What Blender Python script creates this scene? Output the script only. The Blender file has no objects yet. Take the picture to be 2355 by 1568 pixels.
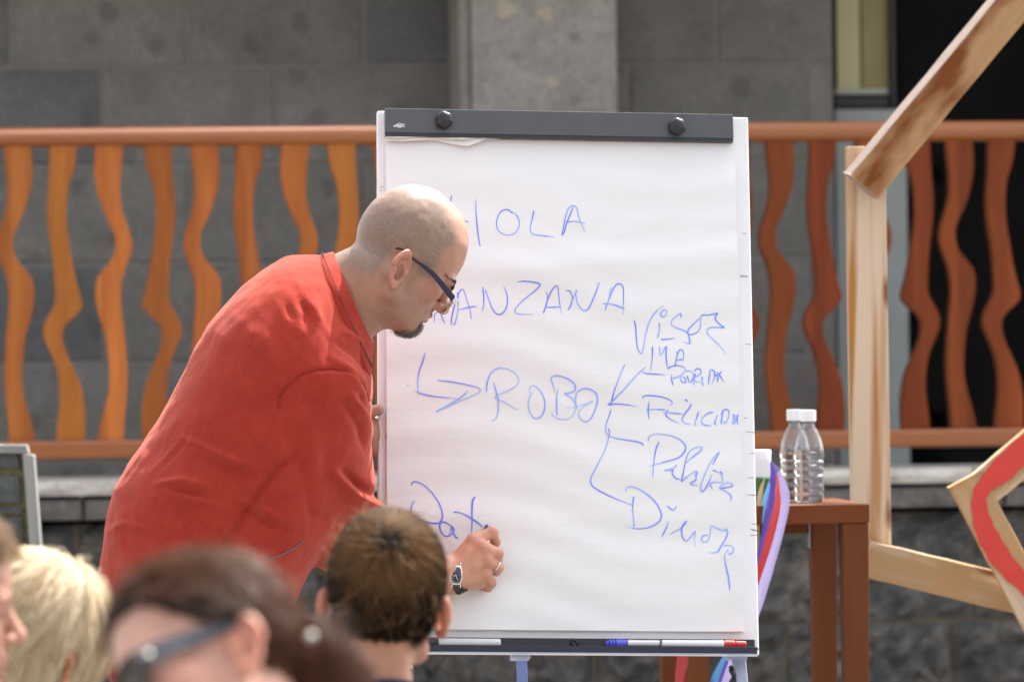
import bpy, bmesh, math, random
import numpy as np
from mathutils import Matrix, Vector

random.seed(7)
RNG = np.random.default_rng(11)
SC = bpy.context.scene
COL = SC.collection

# ------------------------------------------------------------------ camera, sky, sun, exposure
IMG_W, IMG_H, FOC = 2355.0, 1568.0, 10980.0          # picture units used for measuring
CAM = np.array([0.0, 0.0, 1.415])
ROLL = math.radians(0.66)
CR = np.array([math.cos(ROLL), 0, -math.sin(ROLL)])
CU = np.array([math.sin(ROLL), 0, math.cos(ROLL)])
CF = np.array([0.0, 1.0, 0.0])

cam_data = bpy.data.cameras.new('camera')
cam = bpy.data.objects.new('camera', cam_data)
COL.objects.link(cam)
cam.matrix_world = Matrix(((CR[0], CU[0], -CF[0], CAM[0]), (CR[1], CU[1], -CF[1], CAM[1]),
                           (CR[2], CU[2], -CF[2], CAM[2]), (0, 0, 0, 1)))
cam_data.sensor_fit = 'HORIZONTAL'
cam_data.sensor_width = 36.0
cam_data.lens = 36.0 * FOC / IMG_W
cam_data.clip_start, cam_data.clip_end = 0.1, 600.0
cam_data.dof.use_dof = True
cam_data.dof.focus_distance = 8.78
cam_data.dof.aperture_fstop = 5.2
cam_data.dof.aperture_blades = 0
SC.camera = cam

SUN_DIR = np.array([0.30, 0.42, 0.86]); SUN_DIR /= np.linalg.norm(SUN_DIR)
world = bpy.data.worlds.new('World'); SC.world = world; world.use_nodes = True
wn = world.node_tree.nodes; wl = world.node_tree.links
sky = wn.new('ShaderNodeTexSky'); sky.sky_type = 'NISHITA'; sky.sun_disc = False
sky.sun_elevation = math.asin(SUN_DIR[2]); sky.sun_rotation = math.atan2(SUN_DIR[0], SUN_DIR[1])
sky.air_density, sky.dust_density, sky.ozone_density = 1.0, 2.5, 1.0
# thin high haze: part of the blue is washed out of the sky
bw = wn.new('ShaderNodeRGBToBW'); wl.new(sky.outputs[0], bw.inputs[0])
tintn = wn.new('ShaderNodeMix'); tintn.data_type = 'RGBA'; tintn.blend_type = 'MULTIPLY'; tintn.inputs[0].default_value = 1.0
wl.new(bw.outputs[0], tintn.inputs[6]); tintn.inputs[7].default_value = (1.015, 1.0, 0.985, 1)
hz = wn.new('ShaderNodeMix'); hz.data_type = 'RGBA'; hz.inputs[0].default_value = 0.80
wl.new(sky.outputs[0], hz.inputs[6]); wl.new(tintn.outputs[2], hz.inputs[7])
wl.new(hz.outputs[2], wn['Background'].inputs[0])
wn['Background'].inputs[1].default_value = 0.15

sun_data = bpy.data.lights.new('sun', 'SUN'); sun = bpy.data.objects.new('sun', sun_data)
COL.objects.link(sun)
sun_data.energy = 2.3; sun_data.angle = math.radians(0.53); sun_data.color = (1.0, 0.94, 0.86)
sun.rotation_euler = Vector(SUN_DIR).to_track_quat('Z', 'Y').to_euler()
sun.location = (0, 0, 30)

SC.view_settings.view_transform = 'Standard'; SC.view_settings.look = 'None'
SC.view_settings.gamma = 1.0; SC.view_settings.use_curve_mapping = False
SC.view_settings.exposure = 2.16
SC.render.engine = 'CYCLES'
SC.cycles.use_denoising = True
SC.cycles.max_bounces = 8
SC.cycles.transparent_max_bounces = 12
SC.cycles.sample_clamp_indirect = 6.0

# ------------------------------------------------------------------ measuring helpers
def P(u, v, Y):
    """the point of the place seen at picture position (u, v), Y metres from the camera"""
    d = CF + CR * ((u - IMG_W / 2) / FOC) + CU * ((IMG_H / 2 - v) / FOC)
    return CAM + d * Y

def PM(u, v, Y):           # metres per picture unit at that depth
    return Y / FOC

def nrm(a):
    a = np.asarray(a, float)
    return a / np.maximum(np.linalg.norm(a, axis=-1, keepdims=True), 1e-12)

# ------------------------------------------------------------------ objects
ORG = {}

def tag(o, label=None, cat=None, group=None, kind=None):
    if label: o['label'] = label
    if cat: o['category'] = cat
    if group: o['group'] = group
    if kind: o['kind'] = kind
    return o

def thing(name, label, cat, loc, group=None):
    o = bpy.data.objects.new(name, None)
    o.empty_display_size = 0.1
    COL.objects.link(o)
    o.location = loc
    ORG[o] = np.array(loc, float)
    return tag(o, label, cat, group)

def mesh_np(name, V, F, smooth=False):
    """F: list of faces (tuples) or an (n, k) int array"""
    me = bpy.data.meshes.new(name)
    V = np.asarray(V, np.float32)
    if isinstance(F, np.ndarray):
        n, k = F.shape
        me.vertices.add(len(V)); me.vertices.foreach_set('co', V.ravel())
        me.loops.add(n * k); me.loops.foreach_set('vertex_index', F.astype(np.int32).ravel())
        me.polygons.add(n)
        me.polygons.foreach_set('loop_start', np.arange(0, n * k, k, dtype=np.int32))
        me.update(calc_edges=True); me.validate()
    else:
        me.from_pydata([tuple(map(float, v)) for v in V], [], [tuple(int(i) for i in f) for f in F])
        me.update()
    if smooth:
        me.polygons.foreach_set('use_smooth', np.ones(len(me.polygons), bool))
    return me

def put(name, V, F, mat, parent=None, origin=None, smooth=False, bevel=0.0, segs=2):
    """link world-space geometry as one mesh object"""
    V = np.asarray(V, float)
    if parent is not None:
        og = ORG[parent]
    else:
        og = np.array(origin, float) if origin is not None else np.array([V[:, 0].mean(), V[:, 1].mean(), V[:, 2].min()])
    me = mesh_np(name, V - og, F, smooth)
    return put_mesh(name, me, mat, parent, og, bevel, segs)

def put_mesh(name, me, mat, parent, og, bevel=0.0, segs=2):
    o = bpy.data.objects.new(name, me)
    COL.objects.link(o)
    if mat is not None: me.materials.append(mat)
    if parent is not None:
        o.parent = parent
    else:
        o.location = og
    ORG[o] = np.array(og, float)
    if bevel > 0:
        m = o.modifiers.new('edge', 'BEVEL'); m.width = bevel; m.segments = segs
        m.limit_method = 'ANGLE'; m.angle_limit = math.radians(40); m.harden_normals = False
        me.polygons.foreach_set('use_smooth', np.zeros(len(me.polygons), bool))
    return o

class MB:
    """collects simple shapes into one vertex / face list"""
    def __init__(s): s.V = []; s.F = []
    def add(s, V, F):
        n = len(s.V); s.V += [np.asarray(v, float) for v in V]; s.F += [tuple(i + n for i in f) for f in F]
        return s
    def hexa(s, c):        # 8 corners: bottom ring then top ring
        return s.add(c, [(0, 3, 2, 1), (4, 5, 6, 7), (0, 1, 5, 4), (1, 2, 6, 5), (2, 3, 7, 6), (3, 0, 4, 7)])
    def box(s, lo, hi):
        x0, y0, z0 = lo; x1, y1, z1 = hi
        return s.hexa([(x0, y0, z0), (x1, y0, z0), (x1, y1, z0), (x0, y1, z0), (x0, y0, z1), (x1, y0, z1), (x1, y1, z1), (x0, y1, z1)])
    def beam(s, a, b, w, d, side=None, w2=None, d2=None):
        """square bar from a to b: w across (in the picture plane), d in depth"""
        a, b = np.asarray(a, float), np.asarray(b, float)
        ax = nrm(b - a)
        dep = np.array([0, 1.0, 0]) if side is None else nrm(side)
        dep = nrm(dep - ax * np.dot(dep, ax)); ac = np.cross(ax, dep)
        w2 = w if w2 is None else w2; d2 = d if d2 is None else d2
        q = [a + ac * sx * w / 2 + dep * sy * d / 2 for sx, sy in ((-1, -1), (1, -1), (1, 1), (-1, 1))]
        q += [b + ac * sx * w2 / 2 + dep * sy * d2 / 2 for sx, sy in ((-1, -1), (1, -1), (1, 1), (-1, 1))]
        return s.hexa(q)
    def tube(s, pts, r, n=12, cap=True):
        pts = [np.asarray(p, float) for p in pts]
        rs = [r] * len(pts) if np.isscalar(r) else list(r)
        base = len(s.V); up = np.array([0.13, 0.2, 0.97])
        for i, p in enumerate(pts):
            t = nrm(pts[min(i + 1, len(pts) - 1)] - pts[max(i - 1, 0)])
            x = nrm(np.cross(t, up)) if abs(np.dot(t, up)) < 0.97 else nrm(np.cross(t, np.array([1.0, 0, 0])))
            y = np.cross(t, x)
            for k in range(n):
                a = 2 * math.pi * k / n
                s.V.append(p + (x * math.cos(a) + y * math.sin(a)) * rs[i])
        for i in range(len(pts) - 1):
            for k in range(n):
                k2 = (k + 1) % n
                s.F.append((base + i * n + k, base + i * n + k2, base + (i + 1) * n + k2, base + (i + 1) * n + k))
        if cap:
            s.F.append(tuple(base + k for k in range(n))[::-1])
            s.F.append(tuple(base + (len(pts) - 1) * n + k for k in range(n)))
        return s
    def lathe(s, prof, c, n=32, ax=(0, 0, 1)):
        """prof: (radius, height) list round the axis through c"""
        c = np.asarray(c, float); ax = nrm(ax)
        x = nrm(np.cross(ax, [0.3, 1, 0.1])); y = np.cross(ax, x)
        base = len(s.V)
        for r, h in prof:
            for k in range(n):
                a = 2 * math.pi * k / n
                s.V.append(c + ax * h + (x * math.cos(a) + y * math.sin(a)) * r)
        for i in range(len(prof) - 1):
            for k in range(n):
                k2 = (k + 1) % n
                s.F.append((base + i * n + k, base + i * n + k2, base + (i + 1) * n + k2, base + (i + 1) * n + k))
        return s
    def put(s, name, mat, parent=None, **kw):
        return put(name, np.array(s.V), s.F, mat, parent, **kw)

def cr_spline(pts, n):
    """Catmull-Rom through pts (k, m), n samples"""
    pts = np.asarray(pts, float)
    p = np.vstack([2 * pts[0] - pts[1], pts, 2 * pts[-1] - pts[-2]])
    t = np.linspace(0, len(pts) - 1 - 1e-9, n)
    i = t.astype(int); f = (t - i)[:, None]
    a, b, c, d = p[i], p[i + 1], p[i + 2], p[i + 3]
    return 0.5 * (2 * b + (c - a) * f + (2 * a - 5 * b + 4 * c - d) * f ** 2 + (3 * b - a - 3 * c + d) * f ** 3)

# ------------------------------------------------------------------ materials
def new_mat(name):
    m = bpy.data.materials.new(name); m.use_nodes = True
    nt = m.node_tree
    return m, nt.nodes, nt.links, nt.nodes['Principled BSDF']

def setp(b, **kw):
    names = dict(rough='Roughness', metal='Metallic', spec='Specular IOR Level', coat='Coat Weight', coat_rough='Coat Roughness',
                 sss='Subsurface Weight', sss_scale='Subsurface Scale', sheen='Sheen Weight', sheen_rough='Sheen Roughness',
                 trans='Transmission Weight', ior='IOR', alpha='Alpha', aniso='Anisotropic')
    for k, v in kw.items():
        b.inputs[names[k]].default_value = v

def coords(nodes, links, scale=(1, 1, 1), kind='Object', rot=(0, 0, 0)):
    tc = nodes.new('ShaderNodeTexCoord'); mp = nodes.new('ShaderNodeMapping')
    mp.inputs['Scale'].default_value = scale; mp.inputs['Rotation'].default_value = rot
    links.new(tc.outputs[kind], mp.inputs['Vector'])
    return mp.outputs['Vector']

def noise(nodes, links, vec, scale, detail=4.0, rough=0.55, dist=0.0):
    n = nodes.new('ShaderNodeTexNoise')
    n.inputs['Scale'].default_value = scale; n.inputs['Detail'].default_value = detail
    n.inputs['Roughness'].default_value = rough; n.inputs['Distortion'].default_value = dist
    links.new(vec, n.inputs['Vector'])
    return n.outputs['Fac']

def ramp(nodes, links, fac, stops):
    r = nodes.new('ShaderNodeValToRGB')
    e = r.color_ramp.elements
    while len(e) < len(stops): e.new(0.5)
    for el, (p, c) in zip(e, stops):
        el.position = p; el.color = (c[0], c[1], c[2], 1) if not np.isscalar(c) else (c, c, c, 1)
    links.new(fac, r.inputs['Fac'])
    return r.outputs['Color']

def mix(nodes, links, fac, a, b, mode='MIX'):
    m = nodes.new('ShaderNodeMix'); m.data_type = 'RGBA'; m.blend_type = mode
    for sock, v in ((m.inputs[0], fac), (m.inputs[6], a), (m.inputs[7], b)):
        if isinstance(v, bpy.types.NodeSocket): links.new(v, sock)
        elif np.isscalar(v): sock.default_value = v
        else: sock.default_value = (v[0], v[1], v[2], 1)
    return m.outputs[2]

def math_node(nodes, links, op, a, b=None):
    m = nodes.new('ShaderNodeMath'); m.operation = op
    for sock, v in ((m.inputs[0], a), (m.inputs[1], b)):
        if v is None: continue
        if isinstance(v, bpy.types.NodeSocket): links.new(v, sock)
        else: sock.default_value = v
    return m.outputs[0]

def bump(nodes, links, b, height, strength=0.3, dist=0.01):
    n = nodes.new('ShaderNodeBump'); n.inputs['Strength'].default_value = strength; n.inputs['Distance'].default_value = dist
    links.new(height, n.inputs['Height']); links.new(n.outputs[0], b.inputs['Normal'])

def obj_random(nodes):
    return nodes.new('ShaderNodeObjectInfo').outputs['Random']

def mat_plain(name, c, rough=0.5, var=0.12, scale=30.0, bmp=0.0, bscale=200.0, **kw):
    m, n, l, b = new_mat(name)
    v = coords(n, l)
    f = noise(n, l, v, scale)
    c = np.array(c)
    l.new(ramp(n, l, f, [(0.3, c * (1 - var)), (0.7, np.minimum(c * (1 + var), 1))]), b.inputs['Base Color'])
    setp(b, rough=rough, **kw)
    if bmp: bump(n, l, b, noise(n, l, v, bscale, 2), bmp, 0.002)
    return m

def mat_wood(name, dark, light, rough=0.4, axis='z', scale=1.0, ring=1.0, per_object=0.0, coat=0.0, knots=False, alt=None, spec=0.3, wt=0.65, alt_scale=22.0, alt_stretch=(1, 1, 1), edge=(0.25, 0.75)):
    """long grain: noise stretched along one axis plus warped rings"""
    m, n, l, b = new_mat(name)
    st = {'x': (0.06, 1, 1), 'y': (1, 0.06, 1), 'z': (1, 1, 0.06)}[axis]
    tc = n.new('ShaderNodeTexCoord'); oi = n.new('ShaderNodeObjectInfo')
    add = n.new('ShaderNodeVectorMath'); add.operation = 'ADD'
    rr = n.new('ShaderNodeVectorMath'); rr.operation = 'SCALE'; rr.inputs[0].default_value = (13.7, 7.1, 9.3)
    l.new(oi.outputs['Random'], rr.inputs['Scale'])
    l.new(tc.outputs['Object'], add.inputs[0]); l.new(rr.outputs[0], add.inputs[1])
    mp = n.new('ShaderNodeMapping'); mp.inputs['Scale'].default_value = st
    l.new(add.outputs[0], mp.inputs['Vector'])
    v = mp.outputs['Vector']
    big = noise(n, l, v, 9 * scale, 3, 0.5, 0.6)
    fine = noise(n, l, v, 110 * scale, 5, 0.65, 0.2)
    mm = math_node(n, l, 'MULTIPLY', big, 14.0 * ring)
    sn = math_node(n, l, 'SINE', mm)
    s2 = math_node(n, l, 'MULTIPLY_ADD', sn, 0.22); n[s2.node.name].inputs[2].default_value = 0.5
    f = math_node(n, l, 'ADD', math_node(n, l, 'MULTIPLY', s2, wt), math_node(n, l, 'MULTIPLY', fine, 1 - wt))
    c = ramp(n, l, f, [(edge[0], dark), (edge[1], light)])
    if alt is not None:      # patches of another tone (bark, stain)
        v3 = coords(n, l, alt_stretch)
        pf = ramp(n, l, noise(n, l, v3, alt_scale, 3, 0.5, 0.15), [(0.47, 0.0), (0.66, 1.0)])
        c = mix(n, l, pf, c, alt)
    if knots:
        kst = {'x': (.30, 1, 1), 'y': (1, .30, 1), 'z': (1, 1, .30)}[axis]
        kv = coords(n, l, kst); vo = n.new('ShaderNodeTexVoronoi'); vo.inputs['Scale'].default_value = 13.0; l.new(kv, vo.inputs['Vector'])
        kd = math_node(n, l, 'ADD', vo.outputs['Distance'], math_node(n, l, 'MULTIPLY', noise(n, l, kv, 60, 2), .10))
        c = mix(n, l, ramp(n, l, kd, [(.10, 1.0), (.22, 0.0)]), c, (.20, .075, .025))
    if per_object:
        hs = n.new('ShaderNodeHueSaturation')
        k = math_node(n, l, 'MULTIPLY_ADD', oi.outputs['Random'], per_object); n[k.node.name].inputs[2].default_value = 1 - per_object / 2
        l.new(k, hs.inputs['Value']); l.new(c, hs.inputs['Color']); c = hs.outputs[0]
        hq = math_node(n, l, 'FRACT', math_node(n, l, 'MULTIPLY', oi.outputs['Random'], 7.3)); h2 = math_node(n, l, 'MULTIPLY_ADD', hq, .014); n[h2.node.name].inputs[2].default_value = .490; l.new(h2, hs.inputs['Hue'])
    l.new(c, b.inputs['Base Color'])
    setp(b, rough=rough, coat=coat, coat_rough=0.25, spec=spec)
    bump(n, l, b, fine, 0.15, 0.001)
    return m

def mat_stone(name, stops, scale=6.0, spots=None, per_object=0.25, bmp=0.4, bscale=60.0, rough=0.92):
    m, n, l, b = new_mat(name)
    tc = n.new('ShaderNodeTexCoord'); oi = n.new('ShaderNodeObjectInfo')
    add = n.new('ShaderNodeVectorMath'); add.operation = 'ADD'
    rr = n.new('ShaderNodeVectorMath'); rr.operation = 'SCALE'; rr.inputs[0].default_value = (31.0, 17.0, 23.0)
    l.new(oi.outputs['Random'], rr.inputs['Scale']); l.new(tc.outputs['Object'], add.inputs[0]); l.new(rr.outputs[0], add.inputs[1])
    v = add.outputs[0]
    f = noise(n, l, v, scale, 6, 0.6, 0.3)
    c = ramp(n, l, f, stops)
    g = noise(n, l, v, bscale, 5, 0.7)
    c = mix(n, l, 0.55, c, ramp(n, l, g, [(0.3, 0.30), (0.7, 0.72)]), 'OVERLAY')
    if spots:
        vo = n.new('ShaderNodeTexVoronoi'); vo.inputs['Scale'].default_value = spots[0]; l.new(v, vo.inputs['Vector'])
        wob = math_node(n, l, 'ADD', vo.outputs['Distance'], math_node(n, l, 'MULTIPLY', noise(n, l, v, spots[0] * 2.5, 3), 0.35))
        sf = ramp(n, l, wob, [(spots[1], 1.0), (spots[1] + 0.12, 0.0)])
        c = mix(n, l, math_node(n, l, 'MULTIPLY', sf, 0.42), c, spots[2])
    hs = n.new('ShaderNodeHueSaturation')
    k = math_node(n, l, 'MULTIPLY_ADD', oi.outputs['Random'], per_object); n[k.node.name].inputs[2].default_value = 1 - per_object / 2
    l.new(k, hs.inputs['Value']); l.new(c, hs.inputs['Color'])
    l.new(hs.outputs[0], b.inputs['Base Color'])
    setp(b, rough=rough, spec=0.25)
    bump(n, l, b, math_node(n, l, 'ADD', g, f), bmp, 0.01)
    return m

def mat_attr(name, attr, rough, var=0.1, scale=60.0, bmp=0.1, bscale=300.0, bdist=0.001, speck=None, **kw):
    """base colour from a colour attribute, broken up by noise"""
    m, n, l, b = new_mat(name)
    a = n.new('ShaderNodeAttribute'); a.attribute_name = attr
    v = coords(n, l)
    f = noise(n, l, v, scale, 5)
    c = mix(n, l, 1.0, a.outputs['Color'], ramp(n, l, f, [(0.25, 1 - var), (0.75, 1.0 + 0.0)]), 'MULTIPLY')
    l.new(c, b.inputs['Base Color'])
    setp(b, rough=rough, **kw)
    if bmp: bump(n, l, b, noise(n, l, v, bscale, 3), bmp, bdist)
    return m

def mat_hair(name, root, tip, rough=0.38, spec=0.4):
    m, n, l, b = new_mat(name)
    a = n.new('ShaderNodeAttribute'); a.attribute_name = 'tint'
    l.new(ramp(n, l, a.outputs['Fac'], [(0.05, root), (0.95, tip)]), b.inputs['Base Color'])
    setp(b, rough=rough, spec=spec)
    return m
# ================================================================== the setting
ALPHA = math.atan2(0.30, 2.81)
RA = P(0, 700, 13.0); RA = np.array([RA[0], RA[1], 0.0])
ST = np.array([math.cos(ALPHA), math.sin(ALPHA), 0.0])        # along the railing
SB = np.array([-math.sin(ALPHA), math.cos(ALPHA), 0.0])       # away from the camera

def S(s, d, z):
    return RA + ST * s + SB * d + np.array([0, 0, z])

def site(u, v, d):
    """(s, z) where the line of sight through (u, v) meets the plane d behind the railing"""
    r = CF + CR * ((u - IMG_W / 2) / FOC) + CU * ((IMG_H / 2 - v) / FOC)
    o = CAM - RA - SB * d
    t = -np.dot(o, SB) / np.dot(r, SB)
    q = CAM + r * t - RA
    return float(np.dot(q, ST)), float(q[2])

def site_box(mb, s0, s1, d0, d1, z0, z1):
    return mb.hexa([S(s0, d0, z0), S(s1, d0, z0), S(s1, d1, z0), S(s0, d1, z0), S(s0, d0, z1), S(s1, d0, z1), S(s1, d1, z1), S(s0, d1, z1)])

M_GROUND = mat_stone('paving', [(0.3, (.13, .125, .115)), (0.7, (.19, .185, .17))], 2.0, None, 0, 0.3, 40)
M_ASHLAR = mat_stone('smooth_basalt', [(0.30, (.162, .157, .140)), (0.70, (.225, .218, .200))], 5.0, (7.0, 0.33, (.085, .08, .075)), 0.14, 0.15, 70)
M_ASHLAR_DARK = mat_stone('dark_smooth_basalt', [(0.3, (.120, .122, .122)), (0.7, (.165, .166, .165))], 5.0, (8.0, 0.30, (.08, .08, .08)), 0.10, 0.15, 70)
M_MORTAR = mat_stone('pale_mortar', [(0.3, (.19, .182, .165)), (0.7, (.26, .25, .23))], 7.0, None, 0, 0.4, 120)
M_WARM_MORTAR = mat_stone('sandy_mortar', [(0.3, (.13, .11, .09)), (0.7, (.24, .20, .15))], 12.0, None, 0, 0.5, 120)
M_ROUGH = mat_stone('rock_faced_basalt', [(0.28, (.045, .045, .047)), (0.5, (.095, .093, .090)), (0.72, (.20, .18, .155))], 13.0, None, 0.3, 1.0, 38)
M_BAND = mat_stone('band_course', [(0.25, (.085, .078, .07)), (0.55, (.155, .148, .14)), (0.8, (.25, .22, .18))], 14.0, None, 0.2, 0.6, 50)
M_COPING = mat_stone('pale_coping', [(0.28, (.34, .30, .26)), (0.5, (.60, .565, .51)), (0.75, (.72, .69, .64))], 9.0, None, 0.15, 0.5, 60)
M_PILLAR = mat_stone('rough_render', [(0.3, (.31, .298, .272)), (0.7, (.43, .41, .385))], 8.0, (13.0, 0.32, (.17, .165, .16)), 0, 0.9, 55)
M_PALE_SPOT = mat_plain('pale_plaster', (.46, .41, .31), 0.9, 0.1, 60)

# ground and terrace
me = MB().add([(-60, -40, 0), (60, -40, 0), (60, 60, 0), (-60, 60, 0)], [(0, 1, 2, 3)])
tag(me.put('ground', M_GROUND, origin=(0, 0, 0)), kind='structure')
mb = MB(); site_box(mb, -3, 6.5, 0.26, 6.0, 0.02, 0.985)
tag(mb.put('terrace', mat_stone('pale_terrace', [(0.3, (.34, .33, .31)), (0.7, (.44, .43, .41))], 2.0, None, 0, 0.3, 40)), kind='structure')

# unseen house fronts added behind the camera (they keep the low sky off the scene and show in the glass)
mb = MB(); mb.box((-45, -19.0, 0), (45, -18.0, 9.0)); mb.box((-45, -19.2, 9.002), (45, -17.6, 9.4)); mb.box((-27, -18, 0), (-26, 12, 7.5)); mb.box((26, -18, 0), (27, 12, 7.5))
tag(mb.put('added_houses', mat_stone('ochre_render', [(0.3, (.19, .185, .18)), (0.7, (.26, .255, .25))], 1.0, None, 0, .2, 20)), kind='structure')

# ---- terrace wall: coping, band course, rock-faced blocks, mortar behind
zc1 = site(300, 1098, -0.12)[1]; zc0 = site(300, 1141, -0.12)[1]
zb0 = site(300, 1197, -0.08)[1]
t_wall = thing('terrace_wall', 'low dark rock-faced stone wall with a pale coping under the wooden railing', 'wall', S(1.4, 0, 0))

def rock_block(name, s0, s1, z0, z1, d_front, depth, mat, rough, parent, nx=6, nz=4):
    """one quarried block: uneven front face, squared sides"""
    g = 0.006
    s0, s1, z0, z1 = s0 + g, s1 - g, z0 + g, z1 - g
    V, F = [], []
    for j in range(nz + 1):
        for i in range(nx + 1):
            e = 1.0 if (0 < i < nx and 0 < j < nz) else 0.25
            js = (RNG.random() - .5) * (s1 - s0) / nx * 0.5 * (0 < i < nx)
            jz = (RNG.random() - .5) * (z1 - z0) / nz * 0.5 * (0 < j < nz)
            V.append(S(s0 + (s1 - s0) * i / nx + js, d_front - rough * RNG.random() * e, z0 + (z1 - z0) * j / nz + jz))
    w = nx + 1
    for j in range(nz):
        for i in range(nx):
            F.append((j * w + i, j * w + i + 1, (j + 1) * w + i + 1, (j + 1) * w + i))
    n = len(V); V += [S(s0, d_front + depth, z0), S(s1, d_front + depth, z0), S(s1, d_front + depth, z1), S(s0, d_front + depth, z1)]
    F.append(tuple([n, n + 1] + [i for i in range(nx, -1, -1)]))
    F.append(tuple([n + 3] + [nz * w + i for i in range(nx + 1)] + [n + 2]))
    F.append(tuple([n] + [j * w for j in range(nz + 1)] + [n + 3]))
    F.append(tuple([n + 1, n + 2] + [j * w + nx for j in range(nz, -1, -1)]))
    F.append((n + 1, n, n + 3, n + 2))
    return put(name, V, F, mat, parent)

def su(u, d=-0.05, v=1300): return site(u, v, d)[0]
for a, b in zip([-420, 40, 470, 905, 1330, 1790, 2230], [40, 470, 905, 1330, 1790, 2230, 2700]):
    rock_block('coping_stone', su(a), su(b), zc0, zc1, -0.13, 0.39, M_COPING, 0.012, t_wall, 8, 2)
for a, b in zip([-420, 192, 590, 1010, 1430, 1850, 2300], [192, 590, 1010, 1430, 1850, 2300, 2700]):
    rock_block('band_stone', su(a), su(b), zb0, zc0 - 0.002, -0.118, 0.36, M_BAND, 0.014, t_wall, 8, 2)
zr = [zb0 - 0.004, site(2000, 1427, -.02)[1], site(2000, 1427, -.02)[1] - 0.30, site(2000, 1427, -.02)[1] - 0.60]
rows = [[-420, 177, 560, 950, 1330, 1700, 2240, 2700], [-420, 20, 360, 700, 1040, 1366, 1810, 2185, 2700], [-420, 200, 600, 960, 1340, 1700, 2100, 2400, 2700]]
for r, js in enumerate(rows):
    for a, b in zip(js[:-1], js[1:]):
        rock_block('wall_stone', su(a), su(b), zr[r + 1], zr[r], -0.035, 0.2, M_ROUGH, 0.046, t_wall, 15, 9)
mb = MB(); site_box(mb, su(-420), su(2700), -0.030, 0.15, 0.02, zb0 - 0.01)
mb.put('mortar_bed', M_WARM_MORTAR, t_wall)
mb = MB(); site_box(mb, su(-420), su(2700), -0.092, 0.15, zb0 + .006, zc0 - 0.01)
mb.put('mortar_bed', M_WARM_MORTAR, t_wall)

# ---- building wall of smooth blocks behind the railing
DW = 1.5
wallb = thing('stone_wall', 'smooth grey basalt block wall behind the wooden railing', 'wall', S(0.4, DW, 0.98))
zl = [site(300, v, DW)[1] for v in (155, 381)]; rh = zl[0] - zl[1]
s_end = site(1920, 400, DW)[0]
odd = [site(u, 100, DW)[0] for u in (-790, -384, 23, 430, 836, 1242, 1648)] + [s_end]
even = [site(u, 100, DW)[0] for u in (-576, -173, 230, 633, 1040, 1446, 1852)] + [s_end]
for r in range(-5, 3):
    z0 = zl[0] + (r - 0) * rh; js = odd if r % 2 == 0 else even
    for k, (a, b) in enumerate(zip(js[:-1], js[1:])):
        g = 0.007
        m = MB(); site_box(m, a + g, b - g, DW + RNG.random() * .004, DW + 0.1, max(z0, 0.985) + g, z0 + rh - g)
        if z0 + rh < 1.0: continue
        dark = (r == -1 and k in (1,)) or (r == -3 and k in (1,)) or (r == 0 and k in (1, 4)) or (r == -2 and k == 5)
        m.put('stone_block', M_ASHLAR_DARK if dark else M_ASHLAR, wallb, bevel=0.004, segs=1)
mb = MB(); site_box(mb, odd[0], s_end - .002, DW + 0.008, DW + 0.36, 0.985, zl[0] + 3 * rh - 0.01)
mb.put('mortar_bed', M_MORTAR, wallb)
mb = MB(); site_box(mb, odd[0], 6.5, DW + 0.01, DW + 0.36, zl[0] + 3 * rh, 2.978)
mb.put('upper_wall', M_ASHLAR, wallb)
mb = MB(); site_box(mb, odd[0] - .5, 7.0, 0.42, DW + 0.4, 2.98, 3.12)
mb.put('shade_slab', M_PILLAR, wallb)  # unseen overhang added to darken the top of the wall
mb = MB(); site_box(mb, 4.2, 6.5, DW + 0.01, DW + 0.36, 0.985, zl[0] + 3 * rh - .01)
mb.put('end_wall', M_ASHLAR, wallb)

# ---- pillar
DP = 1.12
ps0, ps1 = site(1057, 120, DP)[0], site(1420, 120, DP)[0]
pil = thing('stone_pillar', 'pale rough rendered pillar rising behind the flip chart', 'pillar', S((ps0 + ps1) / 2, DP + .17, 0.985))
mb = MB(); site_box(mb, ps0 + 0.035, ps1, DP, DP + 0.36, 0.985, 2.978); mb.put('shaft', M_PILLAR, pil, bevel=0.012)
mb = MB(); site_box(mb, ps0, ps0 + 0.033, DP + 0.012, DP + 0.35, 0.985, 2.978); mb.put('edge_strip', M_PALE_SPOT if False else mat_stone('worn_edge', [(0.3, (.23, .20, .175)), (0.7, (.32, .30, .275))], 6, None, 0, .5, 50), pil, bevel=0.008)
for (u, v, r) in ((1163, 22, 24), (1254, 32, 19), (1269, 189, 15)):
    c = site(u, v, DP); k = PM(0, 0, 14.1)
    n = 14; V = []; ph = RNG.random() * 6
    for d in (-0.004, 0.01):
        for i in range(n):
            a = 2 * math.pi * i / n; rr = r * k * (1 + .22 * math.sin(3 * a + ph) + .15 * (RNG.random() - .5))
            V.append(S(c[0] + rr * math.cos(a), DP + d, c[1] + rr * 0.95 * math.sin(a)))
    F = [tuple(range(n))] + [(i, i + n, (i + 1) % n + n, (i + 1) % n) for i in range(n)]
    put('plaster_patch', V, F, M_PALE_SPOT, pil)

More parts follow.
